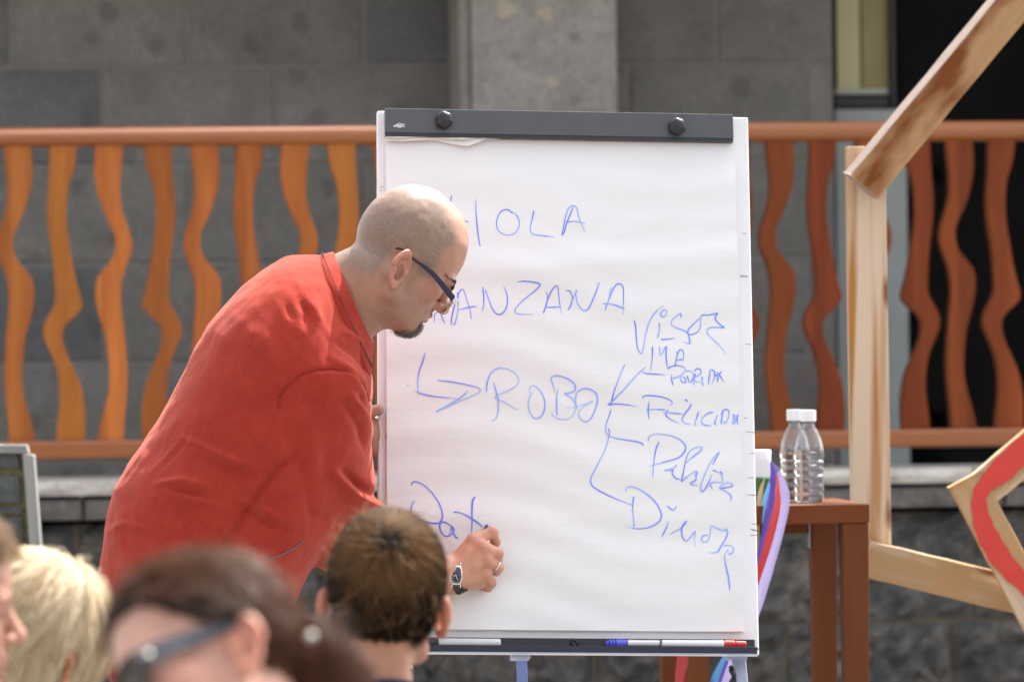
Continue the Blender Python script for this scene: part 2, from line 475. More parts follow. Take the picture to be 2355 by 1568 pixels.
# ---- window and door opening at the right
M_FRAME_GREY = mat_plain('grey_paint', (.34, .37, .355), 0.55, 0.06, 12)
M_DARK_FRAME = mat_plain('dark_frame', (.012, .013, .015), 0.4, 0.2, 12)
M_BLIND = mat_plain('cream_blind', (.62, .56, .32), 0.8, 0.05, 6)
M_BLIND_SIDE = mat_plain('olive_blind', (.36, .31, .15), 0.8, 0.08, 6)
M_PALE_BAR = mat_plain('pale_bar', (.55, .56, .47), 0.5, 0.05, 6)
M_DARK_ROOM = mat_plain('dark_room', (.022, .022, .024), 0.9, 0.2, 3)
m, n, l, b = new_mat('window_glass')
setp(b, rough=0.03, trans=1.0, ior=1.13); b.inputs['Base Color'].default_value = (.55, .58, .62, 1)
M_PANE = m
win = thing('window', 'dark glazed opening with a grey panel behind the railing at the wall end', 'window', S(s_end + 0.6, DW + .2, 0.985))
def wb(name, u0, u1, v0, v1, d, th, mat, bevel=0.003):
    s0, z1 = site(u0, v0, d); s1, z0 = site(u1, v1, d)
    m = MB(); site_box(m, s0, s1, d, d + th, max(z0, .987), z1); return m.put(name, mat, win, bevel=bevel)
wb('lower_panel', 1921, 2094, 252, 1100, DW + .16, .05, M_FRAME_GREY)
wb('mullion', 2046, 2062, -120, 247, DW + .17, .05, M_DARK_FRAME)
wb('sill_bar', 1921, 2044, 222, 246, DW + .165, .06, M_DARK_FRAME)
wb('glass_pane', 2064, 2780, -120, 1100, DW + .19, .006, M_PANE, 0)
wb('glass_pane', 1921, 2044, -120, 220, DW + .24, .006, M_PANE, 0)
wb('frame_post', 2470, 2500, -120, 1100, DW + .17, .05, M_DARK_FRAME)
m = MB(); zt = zl[0] + 3 * rh - .012
for lo, hi in (((s_end + .004, DW + 3.0, .99), (4.2, DW + 3.1, zt)), ((s_end - .1, DW + .37, .99), (s_end, DW + 3.0, zt)), ((4.2, DW + .37, .99), (4.3, DW + 3.0, zt)), ((s_end, DW + .37, zt), (4.2, DW + 3.0, zt + .1))):
    site_box(m, lo[0], hi[0], lo[1], hi[1], lo[2], hi[2])
m.put('dark_interior', M_DARK_ROOM, win)
m = MB(); site_box(m, s_end, 4.2, DW + .36, DW + 3.0, .988, .992); m.put('inner_floor', M_DARK_ROOM, win)
bl = thing('roller_blind', 'cream roller blind half lowered in the window left of the diagonal beam', 'blind', S(s_end + .08, DW + .2, site(1980, 216, DW + .2)[1]))
def wb2(name, u0, u1, v0, v1, d, th, mat):
    s0, z1 = site(u0, v0, d); s1, z0 = site(u1, v1, d)
    m = MB(); site_box(m, s0, s1, d, d + th, z0, z1); return m.put(name, mat, bl, bevel=0.002)
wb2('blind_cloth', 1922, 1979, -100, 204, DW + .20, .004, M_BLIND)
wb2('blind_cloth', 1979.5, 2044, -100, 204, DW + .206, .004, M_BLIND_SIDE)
wb2('bottom_bar', 1922, 2044, 205, 217, DW + .195, .016, M_PALE_BAR)

# ---- wooden railing with wavy balusters
M_RAIL = mat_wood('varnished_rail', (.27, .080, .018), (.40, .135, .034), 0.30, 'x', 1.0, 0.6, 0, coat=0.8)
M_BAL_L = mat_wood('left_baluster_varnish', (.28, .083, .015), (.58, .212, .044), 0.5, 'z', 1.1, 0.8, 0.34, spec=.2, wt=.6)  # lighter, more orange tone for the left balusters
M_BAL_R = mat_wood('right_baluster_varnish', (.13, .027, .006), (.37, .092, .020), 0.5, 'z', 1.1, 0.8, 0.30, spec=.2, wt=.6)  # darker, redder tone for the right balusters
rail = thing('railing', 'varnished wooden railing with wavy balusters on top of the stone wall', 'railing', S(1.4, 0, zc1))
def rail_at(u, v, d=0.0): return site(u, v, d)
zt_top = site(0, 294, 0)[1]; zt_bot = site(0, 341, 0)[1]
zb_top = site(0, 1015, 0)[1]; zb_bot = site(0, 1057, 0)[1]
s_a, s_b = su(-380, 0), su(2720, 0)
mb = MB(); rr = (zt_top - zt_bot) / 2
V = []; F = []; n = 20
for k, s in enumerate((s_a, s_b)):
    for i in range(n):
        a = 2 * math.pi * i / n
        V.append(S(s, rr * 1.25 * math.copysign(abs(math.cos(a)) ** .8, math.cos(a)), (zt_top + zt_bot) / 2 + rr * math.copysign(abs(math.sin(a)) ** .8, math.sin(a))))
F = [(i, (i + 1) % n, n + (i + 1) % n, n + i) for i in range(n)] + [tuple(range(n)), tuple(range(2 * n - 1, n - 1, -1))]
put('top_rail', V, F, M_RAIL, rail, smooth=True)
mb = MB(); site_box(mb, s_a, s_b, -0.042, 0.042, zb_bot, zb_top); mb.put('bottom_rail', M_RAIL, rail, bevel=0.010, segs=3)
for u in (-300, 1290, 2690):
    s = su(u, 0); mb = MB(); site_box(mb, s - .03, s + .03, -.03, .03, zc1 - .004, zb_bot + .004); mb.put('foot_post', M_RAIL, rail, bevel=.004)

TA = [(338, -32, 33), (394, -26, 36), (432, -23, 33), (470, -24, 23), (507, -33, 9), (545, -46, -9), (573, -49, -10), (598, -43, -2), (620, -34, 15), (640, -28, 31), (658, -24, 36), (696, -22, 36), (740, -26, 26), (778, -30, 15), (816, -33, 10), (853, -35, 7), (891, -34, 8), (929, -31, 16), (967, -27, 27), (1015, -25, 37)]
TB = [(338, -32, 33), (394, -33, 25), (432, -35, 12), (470, -38, 7), (507, -38, 6), (545, -35, 9), (582, -29, 15), (620, -25, 21), (658, -23, 29), (690, -22, 38), (706, -27, 40), (722, -36, 32), (740, -46, 9), (759, -51, -4), (778, -49, -6), (797, -41, -3), (816, -32, 4), (835, -25, 13), (853, -20, 21), (872, -17, 29), (891, -15, 36), (929, -15, 42), (967, -20, 44), (1015, -24, 42)]
def baluster_mesh(name, T, mirror):
    k = PM(0, 0, 13.02)
    T = np.array(T, float)
    vs = np.linspace(T[0, 0], T[-1, 0], 46)
    c = cr_spline(T, 400); L = np.interp(vs, c[:, 0], c[:, 1]); R = np.interp(vs, c[:, 0], c[:, 2])
    if mirror: L, R = -R, -L
    zz = np.interp(vs, [338, 1015], [zt_bot + 0.010, zb_top - 0.006]) - zb_top
    V = []; F = []; d = 0.021; e = 0.004
    for i in range(len(vs)):
        l0, r0 = L[i] * k, R[i] * k
        V += [(l0, -d + e, zz[i]), (l0 + e, -d, zz[i]), (r0 - e, -d, zz[i]), (r0, -d + e, zz[i]), (r0, d - e, zz[i]), (r0 - e, d, zz[i]), (l0 + e, d, zz[i]), (l0, d - e, zz[i])]
    for i in range(len(vs) - 1):
        for j in range(8):
            F.append((i * 8 + j, i * 8 + (j + 1) % 8, (i + 1) * 8 + (j + 1) % 8, (i + 1) * 8 + j))
    F += [tuple(range(8)), tuple(range(len(V) - 1, len(V) - 9, -1))]
    me = mesh_np(name, V, F)
    return me
BM = {}
for mname, mat in (('L', M_BAL_L), ('R', M_BAL_R)):
    for i, (T, mi) in enumerate(((TA, 0), (TB, 0), (TA, 1), (TB, 1))):
        me = baluster_mesh('baluster', T, mi); me.materials.append(mat); BM[mname, i] = me
upos = [(38 - 107 * 3 + 107 * k) for k in range(3)] + [38, 145, 252, 362, 468, 573, 679, 784, 889, 994, 1099, 1203] + [1290 + 0, 1391, 1490, 1590, 1690, 1789, 1891, 1998, 2106, 2202, 2302, 2404, 2508, 2610]
kinds = [1, 2, 3] + [k % 4 for k in range(12)] + [3, 0, 1, 2, 3, 0, 1, 2, 3, 0, 1, 2, 3, 0]
for u, kd in zip(upos, kinds):
    if u == 1290: continue
    s = su(u, 0, 338)
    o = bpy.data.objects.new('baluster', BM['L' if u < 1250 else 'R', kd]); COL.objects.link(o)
    o.parent = rail; o.location = S(s, 0, zb_top) - ORG[rail]; o.rotation_euler = (0, 0, ALPHA)
    if 1250 < u: pass
    ORG[o] = S(s, 0, zb_top)

# ---- weathered panel at the left edge
M_GREYWOOD = mat_wood('weathered_grey_wood', (.20, .20, .185), (.33, .335, .31), 0.8, 'z', 1, .5)
M_SLATE = mat_stone('slate', [(0.3, (.055, .06, .055)), (0.6, (.095, .105, .105)), (0.8, (.17, .19, .20))], 14.0, None, 0.3, 0.3, 50)
M_MOSS = mat_plain('mossy_wood', (.145, .125, .062), 0.9, 0.3, 60)
YP = 11.0
pn = thing('slate_panel', 'weathered grey wooden panel with dark slate insets standing at the stone wall', 'panel', P(30, 1300, YP) * np.array([1, 1, 0]))
def pq(c, y0, y1):        # picture corners (bl, br, tr, tl) with depth y0..y1
    return [P(u, v, y0) for u, v in c] + []
def pbar(name, c, Y, th, mat, parent, bevel=0.002):
    f = [P(u, v, Y) for u, v in c]; g = [p + np.array([0, th, 0]) for p in f]
    m = MB().add(f + g, [(0, 1, 2, 3), (7, 6, 5, 4), (0, 4, 5, 1), (1, 5, 6, 2), (2, 6, 7, 3), (3, 7, 4, 0)])
    return m.put(name, mat, parent, bevel=bevel)
pbar('stile', [(96, 1640), (122, 1640), (77, 1046), (52, 1044)], YP - .02, .05, M_GREYWOOD, pn)
pbar('top_bar', [(-260, 1040), (66, 1043), (60, 1023), (-260, 1020)], YP - .012, .045, M_GREYWOOD, pn)
pbar('backing', [(-260, 1640), (100, 1640), (58, 1036), (-260, 1034)], YP + .012, .02, M_MOSS, pn)
for v0, v1 in ((1044, 1078), (1094, 1155), (1167, 1181), (1189, 1290), (1298, 1400), (1410, 1520)):
    dx = (v0 - 1044) * 0.073
    pbar('slate_inset', [(-250, v1), (45 + dx, v1), (41 + dx, v0), (-250, v0)], YP + .002, .012, M_SLATE, pn)

# ---- pine frame
M_PINE = mat_wood('raw_pine', (.40, .175, .042), (.63, .49, .36), 0.65, 'z', 1.5, 0.9, spec=.2, wt=.9, knots=True, edge=(.36, .64))
M_PINE_X = mat_wood('raw_pine_slanted', (.44, .29, .15), (.60, .46, .33), 0.7, 'x', 1.5, 0.9, alt=(.47, .28, .13), spec=.2, wt=.85, alt_scale=8.0, knots=True, edge=(.33, .66))
M_BARK = mat_wood('barky_pine', (.36, .19, .085), (.47, .29, .15), 0.85, 'x', 0.8, 0.3, alt=(.185, .058, .018), spec=.15, wt=.4, alt_scale=13.0, alt_stretch=(.35, 1, 1))
M_CUT = mat_plain('pale_cut_wood', (.29, .22, .18), 0.8, 0.1, 40)
M_REDPAINT = mat_plain('red_paint', (.62, .045, .030), 0.55, 0.06, 30)
YF = 10.45
fr = thing('wooden_frame', 'rough pine frame of nailed beams with a red painted bend', 'frame', P(2003, 1500, YF) * np.array([1, 1, 0]))
k = PM(0, 0, YF)
MB().beam(P(2003, 1252, YF), P(1989, 338, YF), 90 * k, .045).put('post', M_PINE, fr, bevel=.002)
def slanted(name, a, b, w, d, mat, side=None, w2=None, cut=None):
    """beam built along its own x axis so the grain follows it"""
    a, b = np.asarray(a, float), np.asarray(b, float)
    ax = nrm(b - a); dep = np.array([0, 1., 0]) if side is None else nrm(side)
    dep = nrm(dep - ax * np.dot(dep, ax)); up = np.cross(ax, dep)
    L = np.linalg.norm(b - a); nseg = 10
    V = []; F = []; w2 = w if w2 is None else w2
    for i in range(nseg + 1):
        t = i / nseg; ww = w + (w2 - w) * t
        j = [(RNG.random() - .5) * .0018 for _ in range(4)]
        V += [(t * L, -d / 2, -ww / 2 + j[0]), (t * L, d / 2, -ww / 2 + j[1]), (t * L, d / 2, ww / 2 + j[2]), (t * L, -d / 2, ww / 2 + j[3])]
    for i in range(nseg):
        for q in range(4):
            F.append((i * 4 + q, i * 4 + (q + 1) % 4, i * 4 + 4 + (q + 1) % 4, i * 4 + 4 + q))
    F += [(0, 1, 2, 3), (nseg * 4 + 3, nseg * 4 + 2, nseg * 4 + 1, nseg * 4)]
    me = mesh_np(name, V, F)
    o = put_mesh(name, me, mat, fr, a, bevel=.003)
    R = Matrix((ax, dep, up)).transposed()
    o.rotation_euler = R.to_euler(); o.location = a - ORG[fr]
    if cut is not None:
        me.materials.append(cut)
        for i, f_ in enumerate(me.polygons):
            if (i % 4 == 2 and i < nseg * 4) or i >= nseg * 4: f_.material_index = 1
    return o
slanted('diagonal_beam', P(1979, 428, YF - .075), P(2440, -128, YF - .075), 84 * k, .075, M_BARK, (-.13, .98, .11), None, M_CUT)
slanted('lower_beam', P(1992, 1284, YF - .045), P(2345, 1369, YF - .045), 84 * k, .04, M_PINE_X)
slanted('bent_arm', P(2222, 1156, YF - .102), P(2470, 947, YF - .102), 84 * k, .044, M_PINE_X)
slanted('bent_arm', P(2218, 1100, YF - .105), P(2640, 1906, YF - .105), 82 * k, .045, M_PINE_X)
slanted('beam_foot', P(1975, 1245, YF - .002), P(1975, 2100, YF - .002), 40 * k, .045, M_PINE_X)
c = cr_spline([(2470, 941), (2355, 1034), (2302, 1082), (2266, 1116), (2252, 1148), (2258, 1196), (2276, 1240), (2306, 1288), (2355, 1343), (2430, 1426), (2500, 1530)], 60)
V = []; F = []
for i, (u, v) in enumerate(c):
    t = nrm(c[min(i + 1, 59)] - c[max(i - 1, 0)]); nn = np.array([-t[1], t[0]])
    w = 21 + 4 * math.sin(i * .21) + 1.5 * math.sin(i * 1.3)
    if v < 1100: w += 4
    for sgn in (-1, 1):
        q = c[i] + nn * w * sgn
        V += [P(q[0], q[1], YF - .1305), P(q[0], q[1], YF - .128)]
for i in range(59):
    a = i * 4
    F += [(a, a + 2, a + 6, a + 4), (a + 1, a + 5, a + 7, a + 3), (a, a + 4, a + 5, a + 1), (a + 2, a + 3, a + 7, a + 6)]
put('painted_stripe', V, F, M_REDPAINT, fr)

# ---- bar table with bottles, box, ribbons
M_TABLE = mat_wood('mahogany_stain', (.100, .025, .0065), (.165, .047, .012), 0.45, 'x', 1.0, 0.4, 0, spec=.2)
M_TABLE_LEG = mat_wood('mahogany_leg', (.095, .025, .0065), (.158, .046, .012), 0.45, 'z', 1.0, 0.4, 0, spec=.2)
M_STEEL = mat_plain('dull_steel', (.35, .36, .38), 0.4, 0.1, 40, metal=0.9)
ya = math.radians(6.5)
TW = np.array([math.cos(ya), math.sin(ya), 0]); TD = np.array([-math.sin(ya), math.cos(ya), 0])
tc = P(2000, 1158, 9.88)                      # front right top corner
tz = tc[2]; WID, DEP = 0.392, 0.42
def TP(a, d, z): return tc - TW * a + TD * d + np.array([0, 0, z])        # a metres left of the corner
tbl = thing('bar_table', 'tall narrow brown wooden table half hidden behind the flip chart', 'table', np.array([*(TP(WID / 2, DEP / 2, 0)[:2]), 0.0]))
def tbox(a0, a1, d0, d1, z0, z1): return [TP(a1, d0, z0), TP(a0, d0, z0), TP(a0, d1, z0), TP(a1, d1, z0), TP(a1, d0, z1), TP(a0, d0, z1), TP(a0, d1, z1), TP(a1, d1, z1)]
MB().hexa(tbox(0, WID, 0, DEP, -.0395, 0)).put('table_top', M_TABLE, tbl, bevel=.003)
for a0, d0 in ((0.002, 0.003), (WID - .056, .003), (0.004, DEP - .065), (WID - .058, DEP - .065)):
    q = tbox(a0, a0 + .054, d0, d0 + .054, -tz, -.040); t = tbox(a0 + .008, a0 + .046, d0 + .008, d0 + .046, -tz, -.04)
    MB().hexa(t[:4] + q[4:]).put('leg', M_TABLE_LEG, tbl, bevel=.002)
MB().hexa(tbox(.060, .064, DEP - .06, DEP - .04, -.105, -.045)).put('bracket', M_STEEL, tbl, bevel=.001)
MB().hexa(tbox(.062, WID - .062, DEP - .055, DEP - .035, -.075, -.041)).put('apron', M_TABLE, tbl, bevel=.002)

m, n, l, b = new_mat('clear_plastic'); setp(b, rough=0.07, trans=.955, ior=1.46, spec=0.6)
b.inputs['Base Color'].default_value = (.97, .97, .98, 1); M_CLEAR = m
m, n, l, b = new_mat('water'); setp(b, rough=0.0, trans=1.0, ior=1.33); b.inputs['Base Color'].default_value = (.97, .98, .99, 1); M_WATER = m
M_CAP = mat_plain('white_cap', (.82, .82, .84), 0.35, 0.03, 50)
bottle_prof = [(.0005, .004), (.016, .003), (.024, .0), (.0275, .004), (.0288, .010), (.0288, .018), (.0266, .021), (.0288, .024), (.0288, .036), (.0263, .039), (.0288, .042), (.0288, .054), (.0259, .057), (.0288, .060), (.0288, .072), (.0263, .075), (.0290, .078), (.0297, .084), (.0268, .087), (.0297, .090), (.0300, .100), (.0296, .108), (.0283, .118), (.0260, .129), (.0222, .141), (.0172, .151), (.0134, .158), (.0130, .170)]
bottle_prof = [(r * (1.075 if r > .0136 else 1), h) for r, h in bottle_prof]
def bottle(u, Yb, label):
    base = P(u, 1150, Yb); base[2] = tz + .0005
    t = thing('water_bottle', label, 'bottle', base, 'clear water bottles on the table')
    outer = bottle_prof; inner = [(max(r - .0007, .0003), h + .0007) for r, h in bottle_prof]
    MB().lathe(outer + inner[::-1], base, 40).put('bottle_wall', M_CLEAR, t, smooth=True)
    MB().lathe([(.0003, .1685), (.0160, .1685), (.0168, .1695), (.0168, .1740), (.0164, .1745), (.0164, .176), (.0168, .1765), (.0168, .1905), (.0155, .1925), (.0003, .1930)], base, 36).put('cap', M_CAP, t, smooth=False, bevel=.0004)
    water = [(max(r - .0006, .0003), h + .0006) for r, h in outer if h < .105]; water = water + [(.0312, .1075), (.0003, .1076)]
    MB().lathe(water, base, 40).put('water', M_WATER, t, smooth=True)
    return t
bottle(1861, 10.04, 'clear water bottle standing in front, nearest the table corner')
bottle(1829, 10.135, 'clear water bottle half hidden behind the other bottle')

M_GREENBOX = mat_plain('green_card', (.035, .135, .022), 0.4, 0.2, 20)
M_WHITECARD = mat_plain('white_card', (.74, .73, .78), 0.5, 0.03, 20)
def at_table(u, Y, z): p = P(u, 1150, Y); p[2] = tz + z; return p
g0 = at_table(1700, 9.97, .0005); g1 = at_table(1778, 9.97, .0005)
o = MB().box((g0[0], 9.97, tz + .0005), (g1[0], 10.05, tz + .053)).put('gift_box', M_GREENBOX, bevel=.002)
tag(o, 'small green cardboard box beside the bottles, mostly behind the flip chart', 'box')
o = MB().lathe([(.001, 0), (.026, 0), (.026, .002), (.0255, .028), (.0262, .056), (.0245, .0575), (.001, .0575)], (g1[0] - .027, 10.01, tz + .0535), 28).put('paper_roll', M_WHITECARD, smooth=True)
tag(o, 'short white paper roll standing on the green box', 'paper roll')

def ribbon(name, pts, Y, w, mat, label, group='satin ribbons hanging from the table', tw=0.5, ydrop=0.0):
    c = cr_spline(np.array(pts, float), 44); V = []; F = []
    kk = PM(0, 0, Y)
    for i, (u, v) in enumerate(c):
        a = tw * math.sin(i * .11 + w) + .25
        t = nrm(c[min(i + 1, 43)] - c[max(i - 1, 0)])
        yy = Y + ydrop * i / 43 + .006 * math.sin(i * .17 + w)
        p = P(u, v, yy)
        wd = np.array([math.cos(a) * -t[1] * -1, math.sin(a), math.cos(a) * t[0]])
        wd = nrm(CR * (-t[1]) * math.cos(a) + np.array([0, math.sin(a), 0]) - CU * t[0] * math.cos(a))
        q = w * kk / 2 * (.25 + .75 * min(1, i / 7))
        V += [p - wd * q, p + wd * q, p + wd * q + np.array([0, .0006, 0]), p - wd * q + np.array([0, .0006, 0])]
    for i in range(43):
        b4 = i * 4
        for j in range(4): F.append((b4 + j, b4 + (j + 1) % 4, b4 + 4 + (j + 1) % 4, b4 + 4 + j))
    o = put(name, V, F, mat, smooth=True)
    return tag(o, label, 'ribbon', group)
def satin(name, c): return mat_plain(name, c, 0.28, 0.08, 15, sheen=0.3)
ribbon('ribbon', [(1775, 1062), (1783, 1095), (1786, 1122), (1776, 1165), (1762, 1230), (1745, 1300), (1722, 1400), (1690, 1500), (1655, 1600)], 9.83, 30, satin('violet_satin', (.10, .055, .42)), 'violet satin ribbon hanging from the table beside the red one')
ribbon('ribbon', [(1788, 1088), (1794, 1120), (1794, 1160), (1780, 1215), (1762, 1280), (1745, 1335), (1720, 1420), (1690, 1510)], 9.80, 27, satin('red_satin', (.60, .03, .025)), 'bright red satin ribbon between violet and lilac ones by the table')
ribbon('ribbon', [(1790, 1085), (1801, 1115), (1806, 1155), (1797, 1205), (1782, 1262), (1764, 1320), (1738, 1400), (1700, 1490), (1668, 1580), (1650, 1640)], 9.775, 25, satin('lilac_satin', (.55, .46, .80)), 'pale lilac satin ribbon hanging outermost from the table')
ribbon('ribbon', [(1776, 1090), (1770, 1120), (1760, 1165), (1764, 1220), (1772, 1275), (1766, 1320), (1738, 1390), (1690, 1480), (1645, 1560), (1620, 1640)], 9.85, 20, satin('sky_satin', (.13, .40, .80)), 'sky blue satin ribbon behind the violet one at the table')
ribbon('ribbon', [(1758, 1100), (1748, 1140), (1740, 1220), (1730, 1330), (1700, 1460), (1672, 1520), (1655, 1600)], 9.87, 14, satin('tan_satin', (.50, .36, .17)), 'narrow tan ribbon hanging behind the blue one below the tray')
ribbon('ribbon', [(1590, 1190), (1584, 1300), (1578, 1450), (1568, 1530), (1560, 1620)], 9.84, 26, satin('crimson_satin', (.42, .03, .045)), 'crimson ribbon hanging between the left table legs', tw=.3)
ribbon('ribbon', [(1600, 1190), (1596, 1320), (1590, 1450), (1580, 1540), (1570, 1640)], 9.86, 22, satin('teal_satin', (.03, .13, .34)), 'dark blue ribbon hanging next to the crimson one', tw=.4)
# ================================================================== flip chart
TL, TR, BL, BR = P(856, 253, 9.10), P(1710, 272, 9.17), P(882, 1502, 8.87), P(1757, 1504, 8.94)
ex = nrm((TR - TL) + (BR - BL)); ez = (TL - BL) + (TR - BR); ez = nrm(ez - ex * np.dot(ez, ex)); en = np.cross(ex, ez)
if en[1] > 0: en = -en
BC = (TL + TR + BL + BR) / 4
BW = (np.linalg.norm(TR - TL) + np.linalg.norm(BR - BL)) / 2; BH = (np.linalg.norm(TL - BL) + np.linalg.norm(TR - BR)) / 2
def BP(a, b, c=0.0):
    a, b, c = np.asarray(a, float), np.asarray(b, float), np.asarray(c, float)
    return BC + a[..., None] * ex + b[..., None] * ez + c[..., None] * en
def bd(u, v, c=0.0):
    r = CF + CR * ((u - IMG_W / 2) / FOC) + CU * ((IMG_H / 2 - v) / FOC)
    t = np.dot(BC + en * c - CAM, en) / np.dot(r, en)
    q = CAM + r * t - BC
    return float(np.dot(q, ex)), float(np.dot(q, ez))

M_WHITE = mat_plain('white_board', (.82, .82, .83), 0.35, 0.015, 6)
M_CLIP = mat_plain('grey_metal', (.085, .088, .094), 0.38, 0.06, 14, bmp=0.05, bscale=400, metal=0.35)
M_BLACK = mat_plain('black_plastic', (.016, .016, .018), 0.35, 0.2, 30)
M_NAVY = mat_plain('navy_plastic', (.012, .014, .032), 0.45, 0.15, 10)
M_ALU = mat_plain('blue_grey_metal', (.42, .46, .62), 0.35, 0.05, 10, metal=0.3)
M_CHROME = mat_plain('bright_steel', (.75, .75, .76), 0.18, 0.03, 30, metal=1.0)
M_PAPER, n_, l_, b_ = new_mat('pad_paper')
b_.inputs['Base Color'].default_value = (.795, .81, .812, 1); setp(b_, rough=0.55, spec=0.3)
bump(n_, l_, b_, noise(n_, l_, coords(n_, l_, (1, 1, 3)), 9, 3, 0.5), 0.12, 0.02)
M_INK, n_, l_, b_ = new_mat('blue_ink'); setp(b_, rough=0.5)
a_ = n_.new('ShaderNodeAttribute'); a_.attribute_name = 'tint'
l_.new(ramp(n_, l_, a_.outputs['Fac'], [(0.0, (.42, .58, .97)), (0.45, (.24, .33, .97)), (1.0, (.14, .18, .82))]), b_.inputs['Base Color'])
M_GREYINK = mat_plain('dark_scuff', (.10, .10, .11), 0.6, 0.2, 60)

base = BC.copy(); base[2] = 0
chart = thing('flip_chart', 'white flip chart easel with a dark grey clip bar and black pen tray', 'flip chart', base)
V = []; q = .004
def bbox(mb, a0, a1, b0, b1, c0, c1):
    return mb.hexa([BP(a0, b0, c1), BP(a1, b0, c1), BP(a1, b0, c0), BP(a0, b0, c0), BP(a0, b1, c1), BP(a1, b1, c1), BP(a1, b1, c0), BP(a0, b1, c0)])
mb = MB(); bbox(mb, -BW / 2, BW / 2, -BH / 2, BH / 2, -.018, 0); mb.put('board', M_WHITE, chart, bevel=.003, segs=3)
# clip bar
ca0, ct = bd(885, 245, .025); ca1, ct2 = bd(1686, 267, .025); cb = bd(885, 303, .025)[1]; cb2 = bd(1687, 321, .025)[1]
ct = (ct + ct2) / 2; cb = (cb + cb2) / 2
mb = MB(); bbox(mb, ca0, ca1, cb, ct, .0085, .025); bar = mb.put('clip_bar', M_CLIP, chart, bevel=.0012)
mb = MB(); bbox(mb, ca0 + .0005, ca1 - .0005, cb - .006, cb - .0002, .0088, .0245); mb.put('clip_lip', M_BLACK, chart, bevel=.001)
for u, v in ((1021, 276), (1557, 291)):
    ka, kb = bd(u, v, .035)
    V = []; F = []; n = 60; ph = math.radians(8)
    for rr, c, amp in ((.0135, .0252, .03), (.0155, .030, .085), (.0155, .038, .085), (.0142, .0425, .08), (.0115, .0438, .0), (.007, .0452, 0), (.0008, .0458, 0)):
        for i in range(n):
            t = 2 * math.pi * i / n; r = rr * (1 + amp * (abs(math.cos(3 * (t + ph))) ** 0.7 * 2 - 1.1))
            V.append(BP(ka + r * math.sin(t), kb + r * math.cos(t), c))
    for j in range(6):
        for i in range(n): F.append((j * n + i, j * n + (i + 1) % n, (j + 1) * n + (i + 1) % n, (j + 1) * n + i))
    F.append(tuple(range(n)))
    put('knob', V, F, M_BLACK, chart, smooth=True)

# ---- paper pad
pa0 = bd(888, 700, .006)[0]; pa1 = bd(1699, 800, .006)[0]; pb0 = bd(1350, 1450, .006)[1]; pb1 = cb + .02
def bulge(a, b):
    """height of the loose top sheet over the pad"""
    a = np.asarray(a, float); b = np.asarray(b, float)
    t = np.clip((pb1 - .02 - b) / .10, 0, 1); t = t * t * (3 - 2 * t)
    w = 0.0016 * np.sin(b * 34 + 1.7 * np.sin(a * 6 + .5)) + 0.0009 * np.sin(b * 78 + a * 9 + 2 * np.sin(a * 11))
    r1 = b - (0.185 + 0.11 * (a - pa0)); w = w + 0.0052 * np.exp(-(r1 / 0.030) ** 2) * np.clip((a - pa0) / .3, .2, 1)
    r2 = b - (0.325 - 0.30 * (a + .05)); w = w + 0.0028 * np.exp(-(r2 / 0.022) ** 2) * np.exp(-((a + .02) / .12) ** 2)
    r3 = b - (0.30 + 0.5 * (a - .14)); w = w + 0.0022 * np.exp(-(r3 / 0.02) ** 2) * np.exp(-((a - .16) / .08) ** 2)
    r4 = b - (-.27 + .05 * a); w = w + 0.0022 * np.exp(-(r4 / 0.035) ** 2)
    curl = .004 * np.clip((a - pa1 + .08) / .08, 0, 1) ** 2 * np.clip((.2 - b) / .5, 0, 1)
    return .0072 + t * (w + .0035 + curl)
pad = thing('paper_pad', 'large white paper pad with blue handwriting clamped on the flip chart', 'paper pad', BP(0, pb0, 0))
mb = MB(); bbox(mb, pa0 + .001, pa1 - .001, pb0 + .002, pb1, .0006, .0060); mb.put('sheet_stack', M_PAPER, pad)
na, nb = 110, 160
A, B = np.meshgrid(np.linspace(pa0, pa1, na), np.linspace(pb0, pb1, nb))
Bv = B + 0
V = BP(A.ravel(), Bv.ravel(), bulge(A, Bv).ravel()); V2 = BP(A.ravel(), Bv.ravel(), bulge(A, Bv).ravel() - .0003)
ii = np.arange(na * nb).reshape(nb, na)
Fq = np.stack([ii[:-1, :-1], ii[:-1, 1:], ii[1:, 1:], ii[1:, :-1]], -1).reshape(-1, 4)
Fall = np.vstack([Fq, Fq[:, ::-1] + na * nb])
o = put('top_sheet', np.vstack([V, V2]), Fall, M_PAPER, pad, smooth=True)
M_TORN = mat_plain('torn_paper', (.80, .785, .76), 0.7, 0.03, 40)
def torn(pts, c0, label=None):
    c = cr_spline(np.array(pts, float), 90); V = []; F = []
    for i, (u, v) in enumerate(c):
        a, b = bd(u, v, c0 + .004); b += (RNG.random() - .5) * .0012
        lift = .004 + .003 * math.sin(i * .12)
        for cc in (0, -.0006):
            V += [BP(a, b, c0 + lift + cc), BP(a, (b + cb) / 2, c0 + lift * .7 + cc), BP(a, cb + .004, c0 + cc)]
    for i in range(len(c) - 1):
        p_ = i * 6
        for j in (0, 1): F += [(p_ + j, p_ + j + 6, p_ + j + 7, p_ + j + 1), (p_ + 3 + j, p_ + 4 + j, p_ + 10 + j, p_ + 9 + j)]
        F.append((p_, p_ + 3, p_ + 9, p_ + 6))
    return put('torn_strip', V, F, M_TORN, pad)
torn([(887, 324), (935, 325), (985, 323), (1010, 324), (1040, 331), (1075, 336), (1095, 330), (1120, 321), (1150, 320)], .0135)
torn([(887, 318), (920, 319), (970, 316), (990, 318), (1030, 321), (1060, 322), (1085, 322), (1110, 318)], .0160)
torn([(1090, 318), (1130, 321), (1148, 318), (1168, 317)], .0150)

